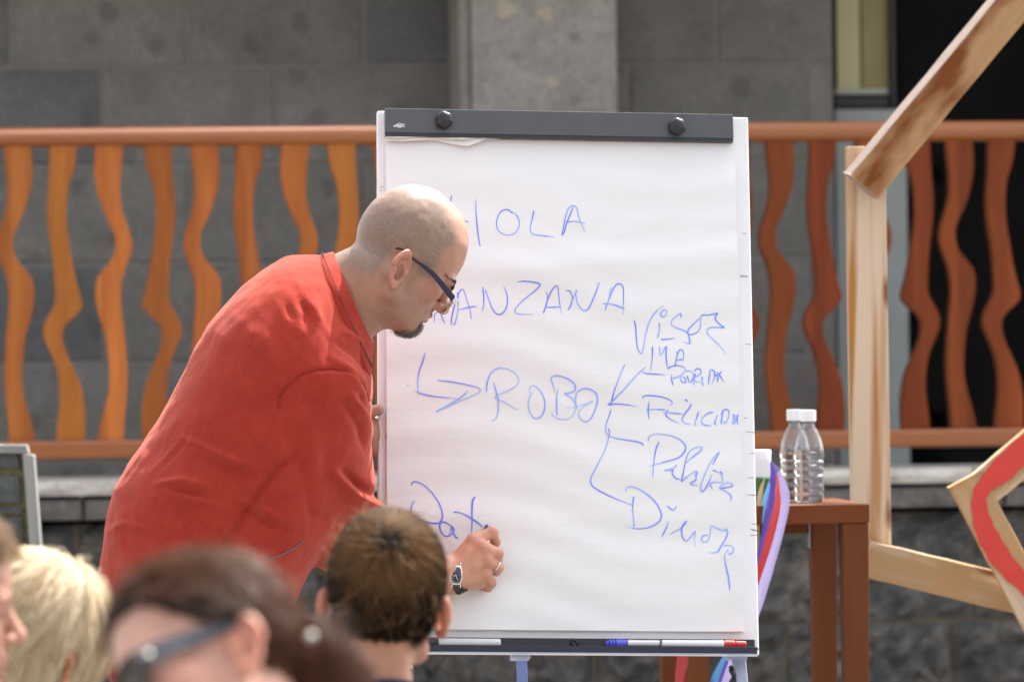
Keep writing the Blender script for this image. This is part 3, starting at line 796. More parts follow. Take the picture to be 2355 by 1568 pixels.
CRA = lambda c: (887.6 + c[0] * .25127, 429.0 + c[1] * .25127)
CRB = lambda c: (1390.5 + c[0] * .23582, 665.7 + c[1] * .23582)
CRC = lambda c: (1390.5 + c[0] * .28301, 961.5 + c[1] * .28301)
CRD = lambda c: (924.6 + c[0] * .30662, 776.6 + c[1] * .30662)
WORDS = [
 ('HOLA', CRA, .5, [[(600, 82), (590, 160), (575, 300), (570, 470)], [(560, 330), (660, 327), (755, 325)], [(824, 118), (824, 220), (830, 330), (843, 450), (860, 545), (866, 553)],
  [(1158, 250), (1130, 222), (1095, 213), (1050, 235), (1020, 290), (1010, 345), (1025, 400), (1070, 438), (1130, 448), (1185, 425), (1215, 375), (1220, 330), (1205, 280), (1170, 242), (1140, 232)],
  [(1346, 226), (1350, 245), (1335, 310), (1320, 380), (1330, 425), (1360, 443), (1450, 456), (1540, 464)],
  [(1715, 185), (1690, 250), (1650, 345), (1635, 410), (1612, 448), (1615, 430), (1640, 290), (1670, 205), (1710, 178), (1745, 200), (1760, 270), (1790, 350), (1826, 418)], [(1655, 352), (1650, 335), (1690, 324), (1750, 326), (1826, 343)]]),
 ('MANZANA', CRA, .5, [[(440, 1240), (455, 1080), (470, 985), (490, 1080), (505, 1150), (510, 1190), (525, 1230), (542, 1255)], [(598, 1270), (600, 1210), (625, 1100), (655, 1010), (680, 955), (705, 942), (725, 985), (745, 1060), (770, 1130), (780, 1210), (784, 1212)],
  [(655, 968), (660, 1060), (655, 1160), (635, 1240), (618, 1276)], [(660, 1132), (740, 1112), (800, 1100), (832, 1102)], [(884, 916), (895, 1000), (893, 1090), (877, 1154)],
  [(915, 975), (912, 950), (920, 965), (945, 1050), (985, 1140), (1030, 1173), (1080, 1150), (1110, 1080), (1110, 1000), (1090, 940), (1074, 914)],
  [(1205, 876), (1270, 872), (1370, 885), (1408, 905), (1370, 950), (1270, 1030), (1200, 1100), (1180, 1135), (1200, 1165), (1270, 1172), (1348, 1168)],
  [(1465, 962), (1478, 1000), (1470, 1080), (1440, 1160), (1455, 1120), (1490, 1010), (1530, 935), (1560, 915), (1575, 945), (1585, 1040), (1600, 1120), (1618, 1176)], [(1455, 1106), (1530, 1104), (1606, 1100)],
  [(1645, 957), (1675, 958), (1700, 995), (1705, 1045), (1690, 1100), (1668, 1128), (1680, 1100), (1720, 1010), (1745, 948), (1738, 1000), (1755, 1075), (1800, 1130), (1830, 1135), (1865, 1100), (1920, 970), (1948, 890), (1940, 886)],
  [(2062, 925), (2050, 960), (2035, 1050), (2005, 1132), (2030, 1060), (2070, 960), (2105, 905), (2140, 895), (2170, 930), (2172, 1050), (2168, 1178)], [(1985, 1076), (2050, 1078), (2120, 1098), (2190, 1126)]]),
 ('VISOR', CRB, .45, [[(288, 298), (303, 370), (310, 480), (320, 570), (350, 625), (370, 600), (388, 510), (410, 400), (450, 290), (510, 210), (578, 158)], [(540, 228), (552, 262), (578, 270), (603, 240), (600, 205), (570, 203), (548, 235), (545, 262)],
  [(536, 328), (534, 400), (516, 478)], [(545, 482), (575, 488), (640, 480), (692, 474)], [(740, 278), (745, 236), (700, 262), (655, 305), (650, 340), (690, 370), (770, 398), (815, 435), (828, 490), (828, 532), (772, 512)],
  [(935, 275), (890, 315), (840, 365), (812, 405), (820, 438), (860, 436), (910, 410), (935, 360), (937, 300), (935, 275)],
  [(937, 285), (948, 254), (1020, 250), (1100, 234), (1080, 265), (1085, 300), (1130, 345), (1168, 370), (1100, 370), (1030, 372), (1000, 400), (1010, 440), (1070, 500), (1140, 570), (1182, 634)]]),
 ('IMA', CRB, .45, [[(465, 556), (465, 650), (455, 740), (447, 795)], [(537, 556), (535, 620), (545, 646), (570, 605), (602, 554), (597, 630), (605, 720), (617, 782)], [(690, 608), (706, 625), (700, 680), (684, 748), (695, 700), (715, 620), (742, 584), (765, 610), (770, 660), (765, 706)], [(700, 692), (765, 684)]]),
 ('PODRIDA', CRB, .5, [[(617, 775), (650, 752), (720, 745), (775, 765), (782, 795), (750, 835), (690, 862), (642, 872)], [(655, 825), (650, 870), (660, 920), (672, 940)], [(745, 850), (738, 880), (760, 910), (790, 905), (785, 870), (755, 850)],
  [(798, 808), (810, 792), (850, 805), (868, 840), (850, 890), (820, 915)], [(800, 842), (818, 890), (820, 912)], [(882, 820), (870, 880), (865, 940)], [(872, 800), (905, 772), (938, 790), (930, 830), (895, 850), (870, 870), (885, 900), (935, 907)],
  [(950, 850), (948, 900), (960, 944)], [(1030, 812), (1015, 870), (1008, 935)], [(1016, 820), (1035, 786), (1065, 800), (1068, 860), (1038, 938)], [(1068, 850), (1110, 825), (1145, 802), (1110, 840), (1098, 912)], [(1085, 806), (1125, 850), (1160, 906)], [(1098, 830), (1098, 910)]]),
 ('branching arrow lines', CRB, .55, [[(370, 803), (395, 820), (470, 826), (596, 834)], [(196, 730), (150, 840), (100, 970), (70, 1080), (62, 1140)], [(397, 760), (300, 850), (180, 985), (70, 1095), (35, 1122), (110, 1116), (220, 1125), (318, 1144)],
  [(64, 1170), (40, 1240), (12, 1320), (10, 1380), (40, 1425), (120, 1452), (240, 1472), (330, 1488), (375, 1510), (370, 1526)],
  [(30, 1352), (46, 1380), (40, 1440), (5, 1560), (-60, 1690), (-130, 1830), (-133, 1890), (-90, 1940), (60, 2020), (270, 2105)]]),
 ('FELICIDA', CRB, .45, [[(368, 1070), (375, 1045), (440, 1037), (560, 1052), (640, 1085), (658, 1110), (634, 1133)], [(432, 1090), (425, 1180), (435, 1272)], [(407, 1176), (500, 1168), (600, 1176)], [(628, 1176), (595, 1205), (610, 1240), (660, 1275), (734, 1304)], [(568, 1200), (660, 1205), (762, 1213)],
  [(776, 1088), (795, 1080), (812, 1104)], [(845, 1116), (830, 1150), (780, 1215), (755, 1265), (770, 1295), (800, 1310), (840, 1308)], [(918, 1190), (895, 1260), (880, 1300), (888, 1330)], [(1058, 1194), (1000, 1210), (950, 1260), (945, 1290), (970, 1320), (1040, 1328)],
  [(1103, 1220), (1090, 1260), (1072, 1300), (1088, 1325)], [(1155, 1195), (1140, 1270), (1134, 1320)], [(1140, 1230), (1150, 1190), (1185, 1168), (1210, 1185), (1210, 1240), (1180, 1305), (1160, 1295), (1175, 1285)], [(1265, 1220), (1255, 1260), (1248, 1320), (1290, 1260), (1298, 1216), (1290, 1260), (1300, 1326)], [(1250, 1215), (1265, 1240), (1280, 1310)]]),
 ('Palabra', CRC, .45, [[(353, 186), (360, 155), (400, 132), (460, 130), (560, 150), (630, 190), (658, 235), (640, 285), (590, 325), (480, 358), (358, 392)], [(444, 190), (415, 260), (398, 370), (388, 490)], [(580, 380), (572, 398), (530, 415), (480, 427), (520, 424), (560, 423), (545, 440), (560, 475), (590, 497), (620, 497)],
  [(620, 520), (640, 430), (665, 320), (700, 262), (760, 235), (790, 240), (780, 265), (720, 310), (655, 370)], [(620, 520), (680, 470), (745, 432), (738, 495)], [(728, 450), (738, 475), (738, 505), (690, 537), (760, 548)],
  [(875, 378), (905, 325), (930, 277), (880, 330), (830, 420), (785, 530), (778, 575), (790, 597), (820, 570), (850, 510), (868, 460)], [(875, 424), (915, 440), (965, 458)], [(940, 455), (942, 434), (950, 480), (956, 525), (900, 520), (865, 528), (858, 550), (877, 578)], [(935, 574), (985, 565), (1040, 552), (1015, 530), (985, 528), (930, 566), (970, 590), (1015, 620), (1027, 650), (1017, 678)]]),
 ('Dinosaurio', CRC, .35, [[(168, 600), (185, 565), (220, 558), (290, 585), (370, 640), (430, 710), (460, 785), (445, 835), (390, 875), (310, 897), (230, 895), (178, 876)], [(235, 636), (226, 720), (232, 810), (240, 860), (232, 896)], [(506, 710), (530, 735), (555, 750), (580, 725), (583, 710)], [(514, 842), (505, 880), (462, 970)],
  [(527, 942), (580, 915), (632, 885), (665, 840), (650, 850), (628, 890), (628, 950), (645, 985), (665, 995), (695, 970), (735, 916), (730, 970), (737, 1042)], [(838, 948), (800, 955), (787, 985), (805, 1007), (840, 995), (855, 950), (862, 890), (870, 876), (915, 895), (965, 915), (988, 898), (998, 935), (980, 985), (945, 1040), (920, 1085), (905, 1092), (848, 1096)],
  [(967, 1042), (1000, 1030), (1040, 1050), (1047, 1070), (1030, 1100), (1008, 1108), (1005, 1100)], [(1005, 1073), (978, 1100), (973, 1140), (985, 1210), (1003, 1290), (1013, 1370), (1014, 1410)]]),
 ('long hooked arrow', CRD, .35, [[(173, 115), (160, 165), (130, 250), (118, 330), (124, 435)], [(95, 393), (130, 415), (200, 435), (300, 447), (405, 456)], [(265, 320), (380, 333), (490, 355), (565, 375), (587, 393), (570, 415), (480, 455), (262, 552), (320, 520), (430, 455), (480, 415), (495, 395)], [(42, 350), (43, 354), (43, 359)]]),
 ('ROBO', CRD, .12, [[(634, 408), (637, 345), (665, 270), (710, 233), (770, 230), (840, 260), (875, 310), (865, 350), (820, 385), (705, 438), (712, 455), (780, 490), (873, 546)], [(685, 333), (710, 420), (722, 480), (720, 560), (700, 612), (680, 622), (670, 612)],
  [(985, 410), (960, 440), (948, 500), (960, 560), (990, 600), (1020, 602), (1055, 575), (1072, 510), (1060, 440), (1020, 380), (985, 360), (960, 375), (957, 400), (965, 425)], [(1150, 415), (1130, 350), (1118, 310), (1130, 292), (1180, 290), (1250, 315), (1295, 355), (1298, 390), (1270, 412), (1217, 419), (1270, 450), (1298, 495), (1298, 545), (1270, 595), (1220, 612), (1170, 605), (1125, 578), (1130, 560)],
  [(1172, 380), (1160, 440), (1160, 520), (1162, 580), (1166, 562)], [(1320, 545), (1303, 490), (1308, 420), (1340, 390), (1385, 383), (1440, 405), (1465, 450), (1455, 520), (1420, 600), (1380, 630), (1345, 615), (1325, 580), (1335, 545), (1370, 510), (1432, 475), (1350, 505), (1230, 530)]]),
 ('Dat', CRD, .8, [[(70, 1107), (80, 1085), (110, 1080), (170, 1110), (240, 1180), (285, 1260), (302, 1330), (295, 1370), (270, 1393), (220, 1393), (150, 1375), (65, 1338)], [(91, 1222), (70, 1270), (60, 1330), (58, 1375)], [(370, 1415), (320, 1387), (290, 1390), (280, 1420), (295, 1465), (330, 1492), (370, 1475), (390, 1445), (370, 1415), (365, 1450), (350, 1475)],
  [(370, 1412), (385, 1465), (405, 1500), (418, 1500)], [(551, 1190), (530, 1220), (523, 1300), (523, 1400), (516, 1490)], [(392, 1316), (400, 1307), (460, 1325), (530, 1365), (605, 1418)]]),
]
def stroke_mesh(strokes, width, height, tint=0.5):
    """flat pen strokes lying on a surface: strokes are picture polylines"""
    V = []; F = []; T = []
    for st in strokes:
        ab = np.array([bd(u, v, .009) for u, v in st]); L = np.sum(np.linalg.norm(np.diff(ab, axis=0), axis=1))
        n = max(8, int(L / .0035)); c = cr_spline(ab, n)
        t = nrm(np.gradient(c, axis=0)); nn = np.stack([-t[:, 1], t[:, 0]], 1)
        e = np.linspace(0, 1, n); ph = RNG.random() * 6
        w = width * (0.88 + .18 * np.sin(e * 7 + ph)) * np.minimum(1, .55 + 6 * e) * np.minimum(1, .45 + 4.5 * (1 - e))
        tt = np.clip(tint + .25 * np.sin(e * 5 + ph) - .3 * (e > .9) + .15 * (e < .1), 0, 1)
        b0 = len(V); l = c + nn * w[:, None] / 2; r = c - nn * w[:, None] / 2
        hl = height(l[:, 0], l[:, 1]); hr = height(r[:, 0], r[:, 1])
        pl = BP(l[:, 0], l[:, 1], hl); pr = BP(r[:, 0], r[:, 1], hr)
        for i in range(n): V += [pl[i], pr[i]]; T += [tt[i]] * 2
        F += [(b0 + 2 * i, b0 + 2 * i + 2, b0 + 2 * i + 3, b0 + 2 * i + 1) for i in range(n - 1)]
    return V, F, T
lay = 0
for word, cv, tint, strokes in WORDS:
    st = [[cv(p) for p in s] for s in strokes]
    V = []; F = []; T = []
    for s in st:
        lay += 1
        v, f, t = stroke_mesh([s], .0027 if tint < .7 else .0033, lambda a, b: bulge(a, b) + .00035 + .000006 * lay, tint)
        F += [tuple(i + len(V) for i in q) for q in f]; V += v; T += t
    o = put('handwriting', V, F, M_INK, pad)
    at = o.data.attributes.new('tint', 'FLOAT', 'POINT'); at.data.foreach_set('value', np.array(T, np.float32))
    o['label'] = 'blue handwriting: ' + word
ticks = [(1708, 534, 1719, 535), (1703, 631, 1722, 632), (1704, 633.5, 1721, 635), (1716, 789, 1730, 790), (1713, 959, 1720, 958.6), (1717, 990.5, 1737, 992), (1726, 1039, 1739, 1041), (1722, 1096.5, 1735, 1096), (1720, 1135.5, 1744, 1136), (1729, 1201, 1745, 1204), (1728, 1214, 1747, 1218), (1729, 1216, 1747, 1219.5), (1727, 1227.5, 1747, 1229), (861, 412, 867, 398), (862, 422, 868, 414), (867, 425, 864, 408), (874, 427, 882, 427), (875, 436, 879, 436)]
st = [[(a, b), ((a + c) / 2, (b + d) / 2), (c, d)] for a, b, c, d in ticks] + [[(889.7, 993.7), (888.5, 1001), (891, 1010)]]
for i, s in enumerate(st):
    V, F, T = stroke_mesh([s], .0011, lambda a, b: np.zeros_like(a) + .0003 + .00002 * i)
    put('pen_mark', V, F, M_GREYINK, chart)
# small white maker's mark on the clip bar
M_PRINT = mat_plain('white_print', (.72, .73, .74), 0.5, 0.05, 60)
q = lambda c: (887.6 + c[0] * .0691, 251.5 + c[1] * .0691)
lg = [[(245, 582), (300, 535), (362, 495)], [(360, 497), (360, 540), (360, 585)], [(250, 582), (320, 582), (620, 588)], [(605, 465), (605, 520), (605, 590)], [(300, 560), (330, 545), (350, 545)],
      [(450 + 66 * math.cos(t), 541 + 78 * math.sin(t)) for t in np.linspace(0, 6.3, 14)],
      [(430, 520), (400, 525), (400, 560), (430, 565), (432, 525)], [(450, 520), (452, 565), (485, 560), (470, 542), (488, 528), (452, 520)], [(505, 510), (540, 560), (572, 510)], [(505, 505), (540, 503), (575, 503)]]
V = []; F = []
for s in lg:
    ab = np.array([bd(*q(p), .025) for p in s]); c = cr_spline(ab, 16); t = nrm(np.gradient(c, axis=0) + 1e-12); nn = np.stack([-t[:, 1], t[:, 0]], 1) * .00055
    b0 = len(V); h = .0254 + .00003 * len(F) / 15
    for i in range(16): V += [BP(*(c[i] + nn[i]), h), BP(*(c[i] - nn[i]), h)]
    F += [(b0 + 2 * i, b0 + 2 * i + 2, b0 + 2 * i + 3, b0 + 2 * i + 1) for i in range(15)]
lgo = put('printed_mark', V, F, M_PRINT, bar)

# ---- pen tray and legs
ta0 = bd(893, 1470, .004)[0]; ta1 = bd(1736, 1476, .004)[0]
tb1 = bd(1350, 1467, .004)[1]; lb1 = bd(1350, 1484, .05)[1]; lb0 = bd(1350, 1500, .05)[1]
mk_b = bd(1480, 1479, .025)[1]; shelf = mk_b - .0105
mb = MB(); bbox(mb, ta0, ta1, shelf - .003, tb1, .0004, .004); tray = mb.put('pen_tray', M_BLACK, chart, bevel=.0008)
mb = MB(); bbox(mb, ta0, ta1, shelf - .003, shelf, .0042, .0480); mb.put('tray_shelf', M_BLACK, chart)
la0 = bd(891, 1490, .05)[0]; la1 = bd(1741, 1492, .05)[0]
mb = MB(); bbox(mb, la0, la1, lb0, lb1, .0482, .0515); mb.put('tray_lip', M_NAVY, chart, bevel=.0006)
mb = MB(); bbox(mb, la0, la1, lb0 - .0016, lb0 - .0001, .044, .0513); mb.put('tray_edge', M_ALU, chart)
for u, v in ((1321, 1477), (1667, 1479)):
    a, b = bd(u, v, .006)
    MB().lathe([(.0004, 0), (.0085, 0), (.0085, .003), (.006, .006), (.003, .0062), (.0025, .004), (.0004, .004)], BP(a, b, .0041), 24, en).put('screw', M_BLACK, chart, smooth=True)
def leg(pa, pb, w, mat, name='leg', d=.022):
    lg_ = MB().beam(pa, pa + (pb - pa) * .28, w, d).put(name, mat, chart, bevel=.002)
    MB().beam(pa + (pb - pa) * .275, pb, w * .74, d * .74).put('leg_extension', M_CHROME, chart, bevel=.0015)
    return lg_
lA = P(1697, 1498, 8.985); lB = P(1800, 2525, 8.80); lB[2] = .01
leg(lA, lB, .026, M_ALU)
lC = P(929, 1488, 8.905); lD = P(820, 2525, 8.72); lD[2] = .01
leg(lC, lD, .026, M_ALU)
lE = P(1199, 1500, 9.05); lG = P(1230, 2400, 9.65); lG[2] = .01
M_BLUEALU = mat_plain('blue_metal', (.17, .25, .56), 0.35, 0.05, 10, metal=0.2)
MB().beam(lE, lG, .021, .018).put('rear_leg', M_BLUEALU, chart, bevel=.002)
MB().tube([P(1680, 1532, 8.96), P(1683, 1540, 8.955), P(1688, 1552, 8.955), P(1686, 1564, 8.955), P(1682, 1574, 8.955)], [.004, .006, .005, .007, .006], 12).put('clamp', M_BLACK, chart, smooth=True)
MB().tube([P(943, 1530, 8.89), P(946, 1540, 8.885), P(941, 1556, 8.885), P(944, 1570, 8.885)], [.004, .006, .005, .007], 12).put('clamp', M_BLACK, chart, smooth=True)
MB().tube([P(1178, 1507, 9.03), P(1190, 1508, 9.025), P(1205, 1509, 9.025), P(1214, 1511, 9.025), P(1217, 1517, 9.025)], [.006, .0075, .007, .008, .005], 12).put('clamp', M_BLACK, chart, smooth=True)
mb = MB(); bbox(mb, bd(905, 1490)[0], bd(955, 1490)[0], -BH / 2 - .004, -BH / 2 + .05, -.04, -.0185); mb.put('leg_bracket', M_ALU, chart)
mb = MB(); bbox(mb, bd(1675, 1490)[0], bd(1722, 1490)[0], -BH / 2 - .004, -BH / 2 + .05, -.04, -.0185); mb.put('leg_bracket', M_ALU, chart)
mb = MB(); bbox(mb, bd(1180, 1490)[0], bd(1222, 1490)[0], -BH / 2 - .004, -BH / 2 + .05, -.06, -.0185); mb.put('leg_bracket', M_ALU, chart)

# ---- markers lying on the tray
def marker(u0, v0, u1, v1, c, r, secs, label):
    """secs: (name, from, to, radius factor, material) along the pen"""
    a0, b0 = bd(u0, v0, c); a1, b1 = bd(u1, v1, c)
    p0 = BP(a0, shelf + r + .0008, c); p1 = BP(a1, shelf + r + .0008, c)
    root = thing('marker', label, 'marker', p0, 'markers on the pen tray')
    ax = nrm(p1 - p0); L = np.linalg.norm(p1 - p0)
    for nm, f, t, k0, k1, mt in secs:
        r0, r1 = r * k0, r * k1
        MB().lathe([(.0004, f * L), (r0 * .8, f * L), (r0, f * L + .0012), (r1, t * L - .0012), (r1 * .8, t * L), (.0004, t * L)], p0, 24, ax).put(nm, mt, root, smooth=False, bevel=0.0003)
    return root
M_PENWHITE = mat_plain('white_pen', (.76, .76, .79), 0.35, 0.03, 50)
M_PENBLACK = mat_plain('black_pen_cap', (.03, .03, .033), 0.4, 0.1, 50)
M_PENBLUE = mat_plain('blue_pen_cap', (.085, .095, .62), 0.35, 0.06, 50)
M_PENSILVER = mat_plain('silver_pen', (.55, .55, .57), 0.3, 0.04, 30, metal=.7)
M_PENRED = mat_plain('red_pen_cap', (.62, .03, .03), 0.35, 0.06, 50)
M_LABELINK = mat_plain('dark_print', (.10, .10, .11), .5, .1, 50)
marker(968, 1475, 1151, 1478, .020, .0090, [('cap', 0, .215, .98, 1, M_PENBLACK), ('barrel', .217, 1, 1, .96, M_PENWHITE)] , 'white marker with a black cap lying at the left end of the tray')
marker(1392, 1480, 1566, 1479, .018, .0092, [('cap_tip', 0, .05, .55, .9, M_PENBLUE), ('cap_ring', .052, .09, .97, .97, M_PENBLUE), ('cap_ring', .093, .13, .97, .97, M_PENBLUE), ('cap', .133, .285, 1, 1, M_PENBLUE), ('barrel', .287, .72, .97, .97, M_PENSILVER), ('barcode', .722, .80, .972, .972, M_LABELINK), ('barrel_end', .802, 1, .97, .97, M_PENSILVER)], 'silver marker with a ribbed blue cap lying on the tray')
marker(1522, 1486, 1716, 1487, .038, .0075, [('barrel', 0, .735, .95, .98, M_PENWHITE), ('cap', .737, .87, 1, .95, M_PENRED), ('cap_end', .872, 1, .85, .8, M_PENRED)], 'slim white marker with a red cap lying in front of the silver one')
# ================================================================== soft shapes: distance functions and their meshes
def smin(a, b, k):
    h = np.clip(.5 + .5 * (b - a) / k, 0, 1)
    return b * (1 - h) + a * h - k * h * (1 - h)
def smax(a, b, k): return -smin(-a, -b, k)
def ell(p, c, r):
    q = p - np.asarray(c, np.float32); r = np.asarray(r, np.float32)
    k0 = np.sqrt(((q / r) ** 2).sum(-1)); k1 = np.sqrt(((q / r ** 2) ** 2).sum(-1)) + 1e-9
    return k0 * (k0 - 1) / k1
def sph(p, c, r): return np.sqrt(((p - np.asarray(c, np.float32)) ** 2).sum(-1)) - r
def rcone(p, a, b, ra, rb):
    a = np.asarray(a, np.float32); ab = np.asarray(b, np.float32) - a
    q = p - a; t = np.clip((q @ ab) / (ab @ ab), 0, 1)
    return np.sqrt(((q - t[..., None] * ab) ** 2).sum(-1)) - (ra + t * (rb - ra))
def chain(p, pts, rs, k=0.006):
    d = None
    for i in range(len(pts) - 1):
        e = rcone(p, pts[i], pts[i + 1], rs[i], rs[i + 1])
        d = e if d is None else smin(d, e, k)
    return d
def bounded(p, c, r, fn, margin=0.05):
    d = sph(p, c, r); m = d < margin
    out = d.copy()
    if m.any(): out[m] = fn(p[m])
    return out

def surf_nets(f, lo, hi, h, B=14, smooth=2, keep=1.25):
    lo = np.asarray(lo, float); n = np.ceil((np.asarray(hi, float) - lo) / (h * B)).astype(int)
    bi = np.stack(np.meshgrid(*[np.arange(k) for k in n], indexing='ij'), -1).reshape(-1, 3)
    cen = lo + (bi + .5) * B * h
    d = np.concatenate([f(c.astype(np.float32)) for c in np.array_split(cen, max(1, len(cen) // 20000))])
    bi = bi[np.abs(d) < B * h * .87 * keep + .004]
    g = np.arange(B + 1); gp = np.stack(np.meshgrid(g, g, g, indexing='ij'), -1).reshape(-1, 3)
    NY, NZ = n[1] * B + 2, n[2] * B + 2
    keys, verts, quads = [], [], []
    cor = np.array([(i, j, k) for i in (0, 1) for j in (0, 1) for k in (0, 1)])
    edges = [(a, b) for a in range(8) for b in range(a + 1, 8) if np.abs(cor[a] - cor[b]).sum() == 1]
    for ch in np.array_split(bi, max(1, len(bi) // 90)):
        if len(ch) == 0: continue
        pts = (lo + (ch[:, None, :] * B + gp[None]) * h).astype(np.float32)
        v = f(pts.reshape(-1, 3)).reshape(len(ch), B + 1, B + 1, B + 1)
        ins = v < 0
        cnt = sum(ins[:, i:B + i, j:B + j, k:B + k].astype(np.int8) for i, j, k in cor)
        w = np.argwhere((cnt > 0) & (cnt < 8))
        if len(w) == 0: continue
        cv = np.stack([v[w[:, 0], w[:, 1] + i, w[:, 2] + j, w[:, 3] + k] for i, j, k in cor], 1)
        acc = np.zeros((len(w), 3)); num = np.zeros(len(w))
        for a, b in edges:
            s = (cv[:, a] < 0) != (cv[:, b] < 0)
            t = cv[:, a] / np.where(s, cv[:, a] - cv[:, b], 1)
            acc += np.where(s[:, None], cor[a] + t[:, None] * (cor[b] - cor[a]), 0); num += s
        gc = ch[w[:, 0]] * B + w[:, 1:]
        keys.append((gc[:, 0] * NY + gc[:, 1]) * NZ + gc[:, 2]); verts.append(lo + (gc + acc / num[:, None]) * h)
        for ax in range(3):
            a_ = [slice(None)] + [slice(0, B)] * 3; b_ = [slice(None)] + [slice(0, B)] * 3
            b_[ax + 1] = slice(1, B + 1)
            e = np.argwhere(ins[tuple(a_)] != ins[tuple(b_)])
            if len(e) == 0: continue
            fl = ins[e[:, 0], e[:, 1], e[:, 2], e[:, 3]]
            q = ch[e[:, 0]] * B + e[:, 1:]
            u, w2 = [(1, 2), (2, 0), (0, 1)][ax]
            cs = []
            for du, dw in ((-1, -1), (0, -1), (0, 0), (-1, 0)):
                c = q.copy(); c[:, u] += du; c[:, w2] += dw
                cs.append((c[:, 0] * NY + c[:, 1]) * NZ + c[:, 2])
            cs = np.stack(cs, 1); cs[~fl] = cs[~fl][:, ::-1]
            quads.append(cs)
    keys = np.concatenate(keys); verts = np.concatenate(verts); quads = np.concatenate(quads)
    keys, ix = np.unique(keys, return_index=True); verts = verts[ix]
    pos = np.clip(np.searchsorted(keys, quads), 0, len(keys) - 1)
    quads = pos[(keys[pos] == quads).all(1)]
    E = np.vstack([quads[:, [0, 1]], quads[:, [1, 2]], quads[:, [2, 3]], quads[:, [3, 0]]])
    E = np.unique(np.sort(E, 1), axis=0)
    for it in range(smooth * 2):
        s = np.zeros_like(verts); c = np.bincount(E.ravel(), minlength=len(verts))[:, None]
        for a in range(3):
            s[:, a] = np.bincount(E[:, 0], verts[E[:, 1], a], len(verts)) + np.bincount(E[:, 1], verts[E[:, 0], a], len(verts))
        lap = s / np.maximum(c, 1) - verts
        verts = verts + lap * (0.55 if it % 2 == 0 else -0.57)
    return verts, quads

def vnormals(V, Q):
    n = np.cross(V[Q[:, 2]] - V[Q[:, 0]], V[Q[:, 3]] - V[Q[:, 1]])
    out = np.zeros_like(V)
    for k in range(4):
        for a in range(3): out[:, a] += np.bincount(Q[:, k], n[:, a], len(V))
    return nrm(out)

def grad(f, p, e=.0015):
    p = p.astype(np.float32); b = f(p)
    g = np.stack([f(p + np.eye(3, dtype=np.float32)[a] * e) - b for a in range(3)], -1)
    return nrm(g), b

def put_soft(name, V, Q, mat, parent=None, origin=None, color=None):
    o = put(name, V, Q, mat, parent, origin, smooth=True)
    if color is not None:
        at = o.data.attributes.new('tone', 'FLOAT_COLOR', 'POINT')
        at.data.foreach_set('color', np.hstack([color, np.ones((len(color), 1))]).astype(np.float32).ravel())
    return o

def ss(a, b, x):
    t = np.clip((x - a) / (b - a), 0, 1); return t * t * (3 - 2 * t)

from mathutils import noise as mnoise
def fbm(P_, scale, seed=0.0, octv=3):
    out = np.empty(len(P_)); s = np.asarray(scale)
    for i, p in enumerate(P_ * s + seed): out[i] = mnoise.fractal(p, 0.8, 2.1, octv)
    return out

class Head:
    def __init__(s, yaw, pitch, roll=0, scale=1.0):
        y, p, r = map(math.radians, (yaw, pitch, roll))
        f = np.array([math.cos(p) * math.cos(y), math.cos(p) * math.sin(y), -math.sin(p)])
        rt = np.array([math.sin(y), -math.cos(y), 0]); up = np.cross(rt, f)
        rt2 = rt * math.cos(r) + up * math.sin(r); up2 = np.cross(rt2, f)
        s.M = np.stack([f, -rt2, up2], 1); s.s = scale; s.O = np.zeros(3)
    def at(s, local): return s.O + s.s * (s.M @ np.asarray(local, float))
    def pin(s, local, worldp): s.O = np.asarray(worldp) - s.s * (s.M @ np.asarray(local, float)); return s
    def loc(s, p): return ((p - s.O.astype(np.float32)) @ s.M.astype(np.float32)) / s.s

